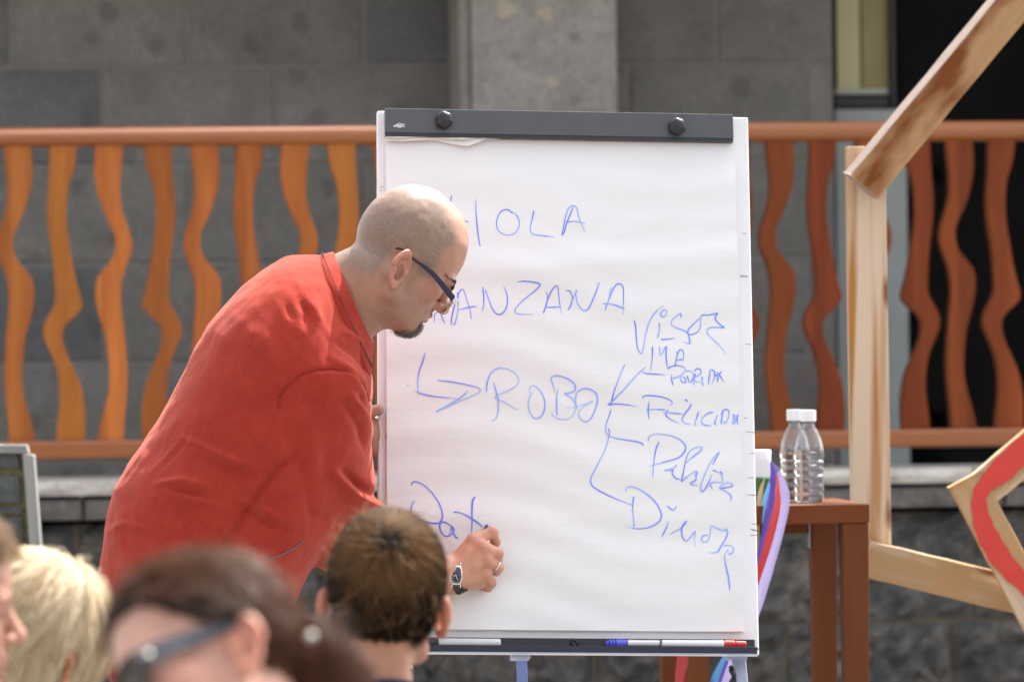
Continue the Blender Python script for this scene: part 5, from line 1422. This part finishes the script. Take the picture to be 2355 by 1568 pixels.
t_ = RNG.random(1300); sg_ = np.where(RNG.random(1300) < .5, -1, 1)
br = np.stack([.118 - .032 * t_ ** 1.6, sg_ * (.010 + .047 * t_), .0285 + .0055 * np.sin(t_ * 2.6) + (RNG.random(1300) - .5) * .0065 * (1.05 - .7 * t_)], 1).astype(np.float32)
for _ in range(14): br[:, 0] -= head_skin(br, 1.0, False, 1.1, EDZ, RISE) * .85
def brow_dir(p):
    l_ = MH.loc(p.astype(np.float32)); t = np.stack([-.5 + 0 * l_[:, 0], np.sign(l_[:, 1]), .15 + 0 * l_[:, 0]], 1); return t @ MH.M.T
strands('eyebrow', to_world(br), None, brow_dir, .007, .00028, head_w, M_BROW, man, (.0003, .0012), 3, .3)

M_TEMPLE = mat_plain('navy_frame', (.011, .012, .045), .4, .1, 30)
M_TIP = mat_plain('dark_tip', (.02, .014, .012), .35, .1, 30)
m, n, l, b = new_mat('clear_lens'); setp(b, rough=.02, trans=1.0, ior=1.5); M_LENS = m
gl = thing('glasses', 'rimless spectacles with navy temples worn by the bald man', 'glasses', MH.at((.1, 0, .01)))
for sy in (-1, 1):
    tp = [(.1075, .068, .0045), (.08, .0735, .0105), (.05, .0775, .0165), (.02, .0800, .0165), (.002, .0815, .0165)]
    hs = [.0056, .0052, .0042, .0025, .0018]
    V = []; F = []
    tpc = cr_spline(np.array(tp), 16); hsc = np.interp(np.linspace(0, 1, 16), np.linspace(0, 1, 5), hs)
    for q_, h_ in zip(tpc, hsc):
        for dy, dz in ((-.0009, -1), (.0009, -1), (.0009, 1), (-.0009, 1)): V.append(MH.at((q_[0], sy * (q_[1] + dy), q_[2] + dz * h_)))
    for i in range(15):
        for j in range(4): F.append((i * 4 + j, i * 4 + (j + 1) % 4, i * 4 + 4 + (j + 1) % 4, i * 4 + 4 + j))
    F += [(0, 1, 2, 3), (63, 62, 61, 60)]
    put('temple', V, F, M_TEMPLE, gl, bevel=.0004)
    MB().tube([MH.at((a_, sy * b_, c_)) for a_, b_, c_ in ((.003, .0815, .0165), (-.008, .0825, .0185), (-.018, .0825, .0185), (-.027, .0805, .0135))], [.0018, .0022, .0028, .0024], 10).put('temple_tip', M_TIP, gl, smooth=True)
    MB().hexa([MH.at((a_, sy * b_, c_)) for a_, b_, c_ in ((.106, .060, .000), (.118, .056, .000), (.119, .060, .000), (.1075, .0695, -.0005), (.106, .060, .0095), (.118, .056, .0105), (.119, .060, .0105), (.1075, .0695, .0095))]).put('hinge', M_CHROME, gl, bevel=.0008)
    V = []; n = 28
    for off in (0, .0016):
        for i in range(n):
            t = 2 * math.pi * i / n; cx, cz = math.cos(t), math.sin(t)
            xx = .0265 * math.copysign(abs(cx) ** .75, cx); zz_ = .0150 * math.copysign(abs(cz) ** .75, cz)
            V.append(MH.at((.1205 - .0035 * (xx / .0265 + 1) ** 1.2 + off, sy * (.0335 + xx), -.0005 + zz_)))
    F = [tuple(range(n))[::-1], tuple(range(n, 2 * n))] + [(i, (i + 1) % n, n + (i + 1) % n, n + i) for i in range(n)]
    put('lens', V, F, M_LENS, gl)
    put('rim', *(lambda m_: (m_.V, m_.F))(MB().tube([V[i % n] for i in range(n + 1)], .0006, 5, False)), M_CHROME, gl)
MB().tube([MH.at(c_) for c_ in ((.1195, -.009, .004), (.124, -.004, .007), (.1245, .004, .007), (.1195, .009, .004))], .001, 6).put('bridge', M_CHROME, gl, smooth=True)

# watch
wc = FP(1049, 1322, .1015); e1 = nrm(np.array([1.0, -.18, -.10])); wn_ = nrm(np.array([-.03, -.99, .10])); e1 = nrm(e1 - wn_ * np.dot(e1, wn_)); e2 = np.cross(wn_, e1); e2 = e2 if e2[2] > 0 else -e2
e1, e2 = e1 * math.cos(.10) + e2 * math.sin(.10), e2 * math.cos(.10) - e1 * math.sin(.10)
wt = thing('wristwatch', 'square silver wristwatch with a dark blue dial on a black strap', 'watch', wc)
def tonneau(hx, hy, h, n=40, ex_=3.4):
    out = []
    for i in range(n):
        t = 2 * math.pi * i / n; c_, s_ = math.cos(t), math.sin(t)
        xx = hx * math.copysign(abs(c_) ** (2 / ex_), c_) * (1 + .10 * (1 - abs(s_)) - .05); yy = hy * math.copysign(abs(s_) ** (2 / ex_), s_)
        out.append(wc + e1 * xx + e2 * yy + wn_ * (h - 18.0 * yy * yy))
    return out
def stack(layers):
    V = []; F = []; n = 40
    for L_ in layers: V += L_
    for j in range(len(layers) - 1):
        for i in range(n): F.append((j * n + i, j * n + (i + 1) % n, (j + 1) * n + (i + 1) % n, (j + 1) * n + i))
    return V, F
V, F = stack([tonneau(.0095, .0165, -.004), tonneau(.0112, .0182, -.002), tonneau(.0115, .0185, .003), tonneau(.0108, .0176, .0046), tonneau(.0090, .0152, .0048), tonneau(.0087, .0148, .0036)])
put('case', V, F + [tuple(range(40))[::-1]], M_CHROME, wt, smooth=True)
M_DIAL = mat_plain('blue_dial', (.035, .045, .10), .25, .3, 300, coat=.5)
V, F = stack([tonneau(.0087, .0148, .0034), tonneau(.0005, .0005, .0035)]); put('dial', V, F, M_DIAL, wt)
for a_, b_ in (((0, 0), (-.0050, -.0020)), ((0, 0), (.0028, -.0085))):
    A_, B_ = [wc + e1 * q_[0] + e2 * q_[1] + wn_ * (.0041) for q_ in (a_, b_)]
    MB().beam(A_, B_, .0011, .0003, wn_).put('watch_hand', M_CHROME, wt)
for k_ in range(12):
    t = 2 * math.pi * k_ / 12; xx, yy = .0070 * math.sin(t), .0120 * math.cos(t)
    A_ = wc + e1 * xx + e2 * yy + wn_ * (.0040 - 18 * yy * yy); B_ = wc + e1 * xx * 1.18 + e2 * yy * 1.15 + wn_ * (.0040 - 18 * yy * yy * 1.3)
    MB().beam(A_, B_, .0007, .0003, wn_).put('hour_mark', M_CHROME, wt)
MB().lathe([(.0003, 0), (.0022, 0), (.0022, .003), (.0003, .003)], wc - e1 * .0148, 14, e1).put('crown', M_CHROME, wt)
M_STRAP = mat_plain('black_strap', (.018, .018, .019), .35, .15, 80)
wax = nrm(CARP[1] - R_WR); wup = nrm(np.array([0, 0, 1]) - wax * wax[2]); wdp = np.cross(wax, wup); wcen = FP(1045, 1322, .0755)
V = []; F = []; n = 48
for i in range(n):
    t = 2 * math.pi * i / n; c_, s_ = math.cos(t), math.sin(t)
    r_ = wup * s_ * .0345 + wdp * c_ * .0262
    hw = .0085
    for k_, (dw, dr) in enumerate(((-hw, 0), (hw, 0), (hw, .0022), (-hw, .0022))): V.append(wcen + r_ * (1 + dr / .03) + wax * dw)
for i in range(n):
    i2 = (i + 1) % n
    for j in range(4): F.append((i * 4 + j, i * 4 + (j + 1) % 4, i2 * 4 + (j + 1) % 4, i2 * 4 + j))
put('strap', V, F, M_STRAP, wt)
for sx in (-1, 1):
    for sy in (-1, 1):
        A_ = wc + e1 * .0078 * sx + e2 * .0165 * sy + wn_ * -.002
        MB().beam(A_, A_ + e2 * .0062 * sy - wn_ * .003, .0022, .003, wn_).put('lug', M_CHROME, wt, bevel=.0004)
# ring
(rp, rr_) = FING[2]; rc_ = rp[0] + (rp[1] - rp[0]) * .80; rax = nrm(rp[1] - rp[0]); rx = nrm(np.cross(rax, [0, 0, 1])); ry = np.cross(rax, rx)
rg = MB()
V = []; F = []; n = 40; rad = .0108
for i in range(n):
    t = 2 * math.pi * i / n; d_ = rx * math.cos(t) + ry * math.sin(t)
    for dw, dr in ((-.0018, 0), (-.0012, .0013), (.0012, .0013), (.0018, 0)): V.append(rc_ + d_ * (rad + dr) + rax * dw)
for i in range(n):
    i2 = (i + 1) % n
    for j in range(4): F.append((i * 4 + j, i * 4 + (j + 1) % 4, i2 * 4 + (j + 1) % 4, i2 * 4 + j))
tag(put('ring', V, F, M_CHROME, smooth=True), 'plain silver ring on the finger of the writing hand', 'ring')
# pen in the hand
pn0 = LBP(1119.5, 1206, .0115); pn1 = FP(1117, 1290, .060)
pax = nrm(pn1 - pn0)
pen = thing('marker', 'blue marker held against the paper by the writing hand', 'marker', pn0)
MB().lathe([(.0003, 0), (.0022, .0004), (.0030, .006), (.0045, .0062), (.0050, .012)], pn0, 16, pax).put('nib', mat_plain('violet_nib', (.05, .03, .25), .5, .1, 50), pen)
MB().lathe([(.0050, .0122), (.0068, .020), (.0070, .026), (.0003, .0262)], pn0, 20, pax).put('neck', M_PENBLACK, pen)
MB().lathe([(.0003, .0264), (.0074, .0266), (.0076, .105), (.0003, .106)], pn0, 20, pax).put('barrel', M_PENSILVER, pen)
# ================================================================== the listeners in front
def tones(lp, base, V, eyes=True):
    x, y, z = lp.T; ay = np.abs(y); C = np.tile(np.array(base), (len(lp), 1))
    near = np.linalg.norm(lp - [.01, 0, .02], axis=1) < .19
    C = blend(C, np.exp(-(((x - .07) / .03) ** 2 + ((ay - .05) / .03) ** 2 + ((z + .012) / .022) ** 2)) * .4 * near, (base[0] * 1.1, base[1] * .78, base[2] * .78))
    lips = ss(1.25, .85, np.minimum(((x - .105) / .012) ** 2 + (y / .021) ** 2 + ((z + .0405) / .0058) ** 2, ((x - .102) / .013) ** 2 + (y / .019) ** 2 + ((z + .0525) / .0068) ** 2)) * near
    C = blend(C, lips * .8, (.42, .14, .12))
    C = blend(C, ss(.070, .078, ay) * (np.abs(x + .005) < .04) * (np.abs(z) < .045) * .6, (base[0] * 1.1, base[1] * .72, base[2] * .6))
    if eyes:
        C = blend(C, ss(.006, .003, np.abs(z - .017)) * ss(.013, .009, np.abs(ay - .031)) * (x > .085) * .85 * near, (.04, .025, .02))
        C = blend(C, ss(.0045, .002, np.abs(z - .039)) * (ay > .01) * (ay < .048) * (x > .07) * .6 * near, (.10, .06, .035))
    return C

def clump(p, scale): return np.clip(.5 + .75 * fbm(p, scale, 4.2, 2), 0, 1)

class Figure:
    def __init__(s, H, stature, kneel=False, build=1.0, eout=0.0):
        s.eout = eout; s.H = H; O = H.O; k = H.s; f = H.M[:, 0] * [1, 1, 0]; s.f = nrm(f); s.r = np.array([s.f[1], -s.f[0], 0]); s.k = k; s.b = build
        s.sh = O - s.f * .025 * k + np.array([0, 0, -.200 * k]); s.kneel = kneel
        s.hipz = .49 * stature if not kneel else .43
        hw = .155 * build
        s.shR, s.shL = s.sh + s.r * hw + [0, 0, -.03], s.sh - s.r * hw + [0, 0, -.03]
    def frame(s, p, c):
        q = p - np.asarray(c, np.float32); return np.stack([q @ s.f.astype(np.float32), q @ s.r.astype(np.float32), q[:, 2]], -1)
    def neck(s, p):
        return chain(p, [s.H.at((-.014, 0, -.03)), s.H.at((-.022, 0, -.095)) * .5 + (s.sh + [0, 0, .05]) * .5, s.sh + [0, 0, -.02]], [.050 * s.k * s.b ** .5, .046 * s.k * s.b ** .5, .07 * s.k], .02)
    def torso(s, p):
        c = (s.sh + [0, 0, s.hipz - s.sh[2]] * np.array([1, 1, 1]) * 0 + s.sh) / 2; mid = s.sh.copy(); mid[2] = (s.sh[2] + s.hipz) / 2
        hh = (s.sh[2] - s.hipz) / 2
        d = ell(s.frame(p, mid), (0, 0, 0), (.105 * s.b, .145 * s.b, hh + .07))
        d = smin(d, rcone(p, s.shR + s.r * -.03, s.shL + s.r * .03, .050 * s.b, .050 * s.b), .05)
        return smin(d, ell(s.frame(p, [mid[0], mid[1], s.hipz]), (0, 0, 0), (.105 * s.b, .14 * s.b, .10)), .05)
    def arms(s, p):
        d = None
        for sh, sg in ((s.shR, 1), (s.shL, -1)):
            el_ = sh + s.r * .04 * sg + [0, 0, -.26 * s.b]; ha = el_ + s.f * .06 + [0, 0, -.22 * s.b]
            e = chain(p, [sh, el_, ha], [.048 * s.b, .038 * s.b, .028 * s.b], .02); d = e if d is None else np.minimum(d, e)
        return d
    def legs(s, p):
        d = None
        for sg in (1, -1):
            h_ = np.array([*(s.sh + s.r * .075 * sg * s.b)[:2], s.hipz])
            if s.kneel: pts = [h_, np.array([*(h_ + s.f * .12)[:2], .07]), np.array([*(h_ - s.f * .28)[:2], .06])]
            else: pts = [h_, np.array([*(h_ + s.f * .02)[:2], s.hipz * .52]), np.array([*h_[:2], .07]), np.array([*(h_ + s.f * .10)[:2], .045])]
            e = chain(p, pts, [.082 * s.b, .060 * s.b, .045 * s.b, .038][:len(pts)], .02); d = e if d is None else np.minimum(d, e)
        return d
    def skin(s, p):
        d = bounded(p, s.H.at((.01, 0, .02)), .17 * s.k, lambda q: head_skin(s.H.loc(q), 0.0, True, .6, 0, 0, s.eout) * s.k)
        d = smin(d, s.neck(p), .02)
        return smin(smin(d, s.torso(p), .02), smin(s.arms(p), s.legs(p), .02), .02)
    def build_body(s, label, tone_, top, bottom, h=.0042):
        lo = np.minimum(s.sh - [.36, .36, 9], s.H.O - .2); lo[2] = 0.0; hi = np.maximum(s.sh + [.36, .36, 0], s.H.O + .2)
        if s.kneel: lo[:2] -= .1; hi[:2] += .1
        zcut = s.sh[2] - .10
        V, Q = surf_nets(s.skin, lo, hi, h, smooth=2)
        C = tones(s.H.loc(V.astype(np.float32)), tone_, V)
        o = put_soft('person', V, Q, M_SKIN, None, np.array([s.sh[0], s.sh[1], 0.0]), C); tag(o, label, 'person')
        V, Q = surf_nets(lambda p: smax(smin(s.torso(p), s.arms(p), .03) - .010, np.maximum(s.hipz - .06 - p[:, 2], p[:, 2] - s.sh[2] - .055), .012), lo, hi, .009, smooth=2)
        V = V + vnormals(V, Q) * (fbm(V, (14, 14, 9), 2.0, 2) * .006)[:, None]
        put_soft('shirt', V, Q, top, o)
        V, Q = surf_nets(lambda p: smax(smin(s.legs(p), s.torso(p), .03) - .007, np.maximum(p[:, 2] - s.hipz - .03, .09 * (not s.kneel) - p[:, 2]), .01), lo, hi, .010, smooth=2)
        put_soft('trousers', V, Q, bottom, o)
        s.o = o
        return o
    def cap(s, mat, t, line, h=.0035, tint=.25, ridge=None):
        """hair lying on the skull above a hairline; line(x, |y|) gives its height"""
        def f(p):
            l_ = s.H.loc(p); d = head_skin(l_, 0.0, False, .5) - t
            if ridge:      # locks running away from (or towards) one point
                q = l_ - np.array(ridge[0], np.float32); q = q / (np.linalg.norm(q, axis=1, keepdims=True) + 1e-6); a_, b_, c_ = q.T * ridge[2]
                d = d - ridge[1] * (np.sin(17 * a_ + 9 * b_) + np.sin(23 * b_ - 7 * c_ + 1) + np.sin(31 * c_ + 13 * a_ + 2)) * .5
            return smax(d, (line(l_[:, 0], np.abs(l_[:, 1])) - l_[:, 2]) * .8, .008) * s.k
        s.capf = f; c = s.H.at((0, 0, .05)); r = .19 * s.k
        V, Q = surf_nets(f, c - r, c + r, h, smooth=2)
        o = put_soft('hair', V, Q, mat, s.o); set_tint(o, tint)
        s.capV, s.capQ = V, Q; l_ = s.H.loc(V.astype(np.float32))
        s.capm = (l_[:, 2] - line(l_[:, 0], np.abs(l_[:, 1]))) > .004
        return o
def interp(xs, ys): return lambda x, y: np.interp(x, xs, ys)

M_RIVET = mat_plain('satin_metal', (.42, .40, .36), .55, .1, 40, metal=.6)
# --- boy seen from behind
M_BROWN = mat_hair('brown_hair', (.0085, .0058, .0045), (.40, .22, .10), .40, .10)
HB = Head(86, -13, -5, .905).pin((0, 0, 0), P(884, 1414, 6.6))
boy = Figure(HB, 1.19, False, .88, .0085)
o = boy.build_body('boy with short dark brown hair and navy collar seen from behind below the writing hand', (.50, .255, .165), M_NAVYCLOTH, M_DENIM, .0036)
nc = HB.at((-.022, 0, -.095)) * .5 + (boy.sh + [0, 0, .05]) * .5; V = []; F = []; n = 40
for rr_, zz_ in ((.066, .915), (.060, .940), (.0565, .956), (.0535, .956), (.0535, .915)):
    for i in range(n):
        t = 2 * math.pi * i / n; V.append(np.array([nc[0], nc[1] - .004, zz_ - .028 * (1 + math.sin(t)) / 2]) + [rr_ * math.cos(t), rr_ * math.sin(t), 0])
for j in range(4):
    for i in range(n): F.append((j * n + i, j * n + (i + 1) % n, (j + 1) * n + (i + 1) % n, (j + 1) * n + i))
put('collar', V, F, M_NAVYCLOTH, o, smooth=True)
boy.cap(M_BROWN, .0075, interp([-.09, -.06, -.035, -.02, .0, .03, .06, .1], [-.062, -.058, -.045, -.005, .028, .02, .05, .075]), tint=.02, ridge=((-.056, -.006, .135), .0006, 2.2))
wh = HB.at((-.056, -.006, .135))
rt = sample_mesh(boy.capV, boy.capQ, boy.capm, 15000)
tw = HB.M @ np.array([0, 1.0, 0])
def boy_field(p):
    q = p - wh; r_ = np.linalg.norm(q, axis=1, keepdims=True)
    return nrm(q) + .35 * np.cross(nrm(q), HB.M @ np.array([-.5, 0, .8])) * np.exp(-r_ / .03) + np.array([0, 0, -.25])
hl = np.exp(-(np.linalg.norm(rt - wh, axis=1) / .048) ** 2)  # sunlit crown painted into the hair tint around the whorl
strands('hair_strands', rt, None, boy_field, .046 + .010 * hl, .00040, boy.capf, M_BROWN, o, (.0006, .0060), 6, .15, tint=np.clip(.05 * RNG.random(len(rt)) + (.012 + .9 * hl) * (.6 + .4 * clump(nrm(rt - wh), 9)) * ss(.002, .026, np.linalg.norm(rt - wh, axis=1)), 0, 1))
fl = rt[RNG.choice(len(rt), 420)]
strands('stray_hairs', fl, None, lambda p: nrm(p - wh) + np.array([0, 0, .2]), .040, .00038, boy.capf, M_BROWN, o, (.004, .022), 5, .7, tint=.35 + .5 * RNG.random(420), ptight=.05)
# --- blond child
M_BLOND = mat_hair('blond_hair', (.50, .32, .15), (.96, .85, .62), .40, .5)
HK = Head(197, 4, 0, .945).pin((0, .0775, 0), P(132, 1538, 6.4))
kid = Figure(HK, 1.15, False, .86)
o = kid.build_body('child with blond bowl cut hair at the lower left edge', (.52, .27, .175), mat_plain('pale_cotton', (.50, .50, .52), .9, .1, 40), M_DENIM)
kid.cap(M_BLOND, .0125, lambda x, y: np.interp(x, [-.09, -.05, -.02, .0, .03, .06, .09, .12], [-.045, -.060, -.055, -.012, -.030, -.035, .045, .055]), tint=.40, ridge=((-.05, .004, .138), .0034, 1.3))
wk = HK.at((-.050, .004, .138))
rt = sample_mesh(kid.capV, kid.capQ, kid.capm, 9000)
strands('hair_strands', rt, None, lambda p: nrm(p - wk) + np.array([0, 0, -.75]), .085, .00060, kid.capf, M_BLOND, o, (.0006, .0105), 7, .13, tint=np.clip(.3 * RNG.random(len(rt)) + .85 * clump(nrm(rt - wk), 9), 0, 1))
# --- face in profile at the left edge
M_TAWNY = mat_hair('tawny_hair', (.060, .030, .013), (.48, .29, .14), .42)
HF = Head(10, 6, 0, .93).pin((.1315, 0, -.011), P(60, 1466, 5.95))
lef = Figure(HF, 1.25, False, .9)
o = lef.build_body('child with tawny tousled hair in profile, cut off by the left edge', (.50, .26, .185), mat_plain('olive_cotton', (.12, .13, .09), .9, .1, 40), M_DENIM)
lef.cap(M_TAWNY, .007, interp([-.09, -.05, -.02, .0, .03, .06, .085, .12], [-.06, -.055, -.01, .028, .025, .060, .098, .110]), tint=.3)
wf = HF.at((-.05, 0, .140))
rt = sample_mesh(lef.capV, lef.capQ, lef.capm, 5500)
strands('hair_strands', rt, None, lambda p: nrm(p - wf) + np.array([0, 0, .12]), .035, .00055, lef.capf, M_TAWNY, o, (.001, .011), 5, .6, tint=.4 * RNG.random(len(rt)) + .6 * clump(rt, 70), ptight=.15)
# --- woman with sunglasses
M_DARKHAIR = mat_hair('dark_brown_hair', (.011, .0055, .004), (.21, .088, .045), .33, .22)
HW = Head(203, 6, -40, .92).pin((0, .0775, 0), P(562, 1490, 4.45))
wom = Figure(HW, 1.2, True, 1.08)
M_CORAL = mat_plain('coral_cotton', (.55, .10, .06), .9, .1, 40)
o = wom.build_body('woman with dark hair tied back wearing brown sunglasses, blurred in front', (.62, .345, .26), M_CORAL, M_DENIM, .0042)
wom.cap(M_DARKHAIR, .0085, lambda x, y: np.interp(x, [-.09, -.05, -.025, -.008, .02, .05, .075, .1], [-.05, -.050, -.030, .034, .036, .058, .082, .098]) - .3 * np.clip(y - .055, 0, 1) * (x > .03), tint=.06, ridge=((-.098, 0, -.008), .0034, 1.9))
pt = HW.at((-.098, 0, -.008))
rt = sample_mesh(wom.capV, wom.capQ, wom.capm, 8000)
strands('hair_strands', rt, None, lambda p: nrm(pt - p), .10, .00048, wom.capf, M_DARKHAIR, o, (.0005, .0075), 7, .14, tint=np.clip(.25 * RNG.random(len(rt)) ** 2 + .95 * clump(nrm(rt - pt), 11) ** 2.2, 0, 1))
fl = rt[RNG.choice(len(rt), 1300)]
strands('stray_hairs', fl, None, lambda p: nrm(pt - p) + np.array([0, 0, .18]) + .35 * np.sin(p[:, [2, 0, 1]] * 110), .07, .0004, wom.capf, M_DARKHAIR, o, (.004, .016), 6, .5, tint=.35 + .65 * RNG.random(1300), ptight=.05)
tail = [pt, P(706, 1462, 4.52), P(735, 1505, 4.52), P(752, 1560, 4.52), P(752, 1650, 4.52), P(742, 1740, 4.52)]
tf = lambda p: chain(p, tail, [.012, .015, .019, .021, .018, .008], .01)
V, Q = surf_nets(tf, np.min(tail, 0) - .05, np.max(tail, 0) + .05, .005)
V = V + vnormals(V, Q) * (fbm(V, (40, 40, 24), 7.0, 2) * .006)[:, None]
tl = put_soft('ponytail', V, Q, M_DARKHAIR, o); set_tint(tl, .12)
rt = sample_mesh(V, Q, np.ones(len(V), bool), 3000)
def tail_field(p):
    T_ = np.array(tail); i = np.argmin(np.linalg.norm(p[:, None] - T_[None], axis=2), 1); i = np.clip(i, 0, len(T_) - 2)
    return nrm(T_[i + 1] - T_[i]) + .5 * np.stack([np.sin(p[:, 2] * 160 + p[:, 0] * 90), np.cos(p[:, 2] * 150 + p[:, 1] * 80), 0 * p[:, 0]], 1)
strands('ponytail_strands', rt, None, tail_field, .09, .0005, tf, M_DARKHAIR, o, (.001, .014), 8, .45, tint=np.clip(.4 * RNG.random(len(rt)) + .7 * clump(rt, 60) ** 1.5, 0, 1), ptight=.2)
MB().lathe([(.0003, 0), (.004, .001), (.0055, .003), (.004, .005), (.0003, .006)], P(716, 1467, 4.46), 16, (-.2, -.9, .5)).put('hair_clip', M_RIVET, o, smooth=True)
# sunglasses
M_SHADE = mat_plain('grey_blue_frame', (.060, .066, .080), .4, .1, 30, spec=.3)
M_TORT = mat_plain('tortoise_frame', (.030, .016, .009), .35, .5, 60, spec=.25)
m, n, l, b = new_mat('brown_lens'); b.inputs['Base Color'].default_value = (.022, .015, .009, 1); setp(b, rough=.12, spec=.3); M_BROWNLENS = m
sg = thing('sunglasses', 'brown sunglasses with grey blue arms worn by the dark haired woman', 'sunglasses', HW.at((.1, 0, .01)))
for sy in (-1, 1):
    tpc = cr_spline(np.array([(.108, .064, .012), (.08, .0735, .017), (.05, .0785, .021), (.02, .0810, .026), (.000, .0825, .030), (-.02, .0815, .020)]), 16)
    hsc = np.interp(np.linspace(0, 1, 16), [0, .3, .7, 1], [.0120, .0100, .0065, .004])
    V = []; F = []
    for q_, h_ in zip(tpc, hsc):
        for dy, dz in ((-.0015, -1), (.0015, -1), (.0015, 1), (-.0015, 1)): V.append(HW.at((q_[0], sy * (q_[1] + dy), q_[2] + dz * h_)))
    for i in range(15):
        for j in range(4): F.append((i * 4 + j, i * 4 + (j + 1) % 4, i * 4 + 4 + (j + 1) % 4, i * 4 + 4 + j))
    F += [(0, 1, 2, 3), (63, 62, 61, 60)]
    put('temple', V, F, M_SHADE, sg, bevel=.0006)
    MB().lathe([(.0003, 0), (.004, .0005), (.0046, .002), (.003, .0032), (.0003, .0036)], HW.at((.098, sy * .0705, .0135)), 16, HW.M @ np.array([0, sy * 1.0, 0])).put('rivet', M_RIVET, sg, smooth=True)
    n = 32
    for nm, k0, k1, x0, x1, mt in (('rim', 1.0, .82, 0, .004, M_TORT), ('lens', .83, 0, .001, .002, M_BROWNLENS)):
        V = []; F = []
        for off in (x0, x1):
            for kk_ in ((k0, k1) if k1 else (k0,)):
                for i in range(n):
                    t = 2 * math.pi * i / n; cx, cz = math.cos(t), math.sin(t)
                    xx = .0325 * kk_ * math.copysign(abs(cx) ** .8, cx); z2 = .0250 * kk_ * math.copysign(abs(cz) ** .8, cz)
                    V.append(HW.at((.119 - .007 * (xx / .0325 + 1) ** 1.3 + off, sy * (.036 + xx), .008 + z2)))
        if k1:
            for i in range(n):
                i2 = (i + 1) % n
                F += [(i, i2, n + i2, n + i), (2 * n + i, 3 * n + i, 3 * n + i2, 2 * n + i2), (i, 2 * n + i, 2 * n + i2, i2), (n + i, n + i2, 3 * n + i2, 3 * n + i)]
        else:
            F = [tuple(range(n))[::-1], tuple(range(n, 2 * n))] + [(i, (i + 1) % n, n + (i + 1) % n, n + i) for i in range(n)]
        put(nm, V, F, mt, sg)
MB().tube([HW.at(c_) for c_ in ((.117, -.008, .012), (.122, -.003, .014), (.122, .003, .014), (.117, .008, .012))], .002, 8).put('bridge', M_TORT, sg, smooth=True)
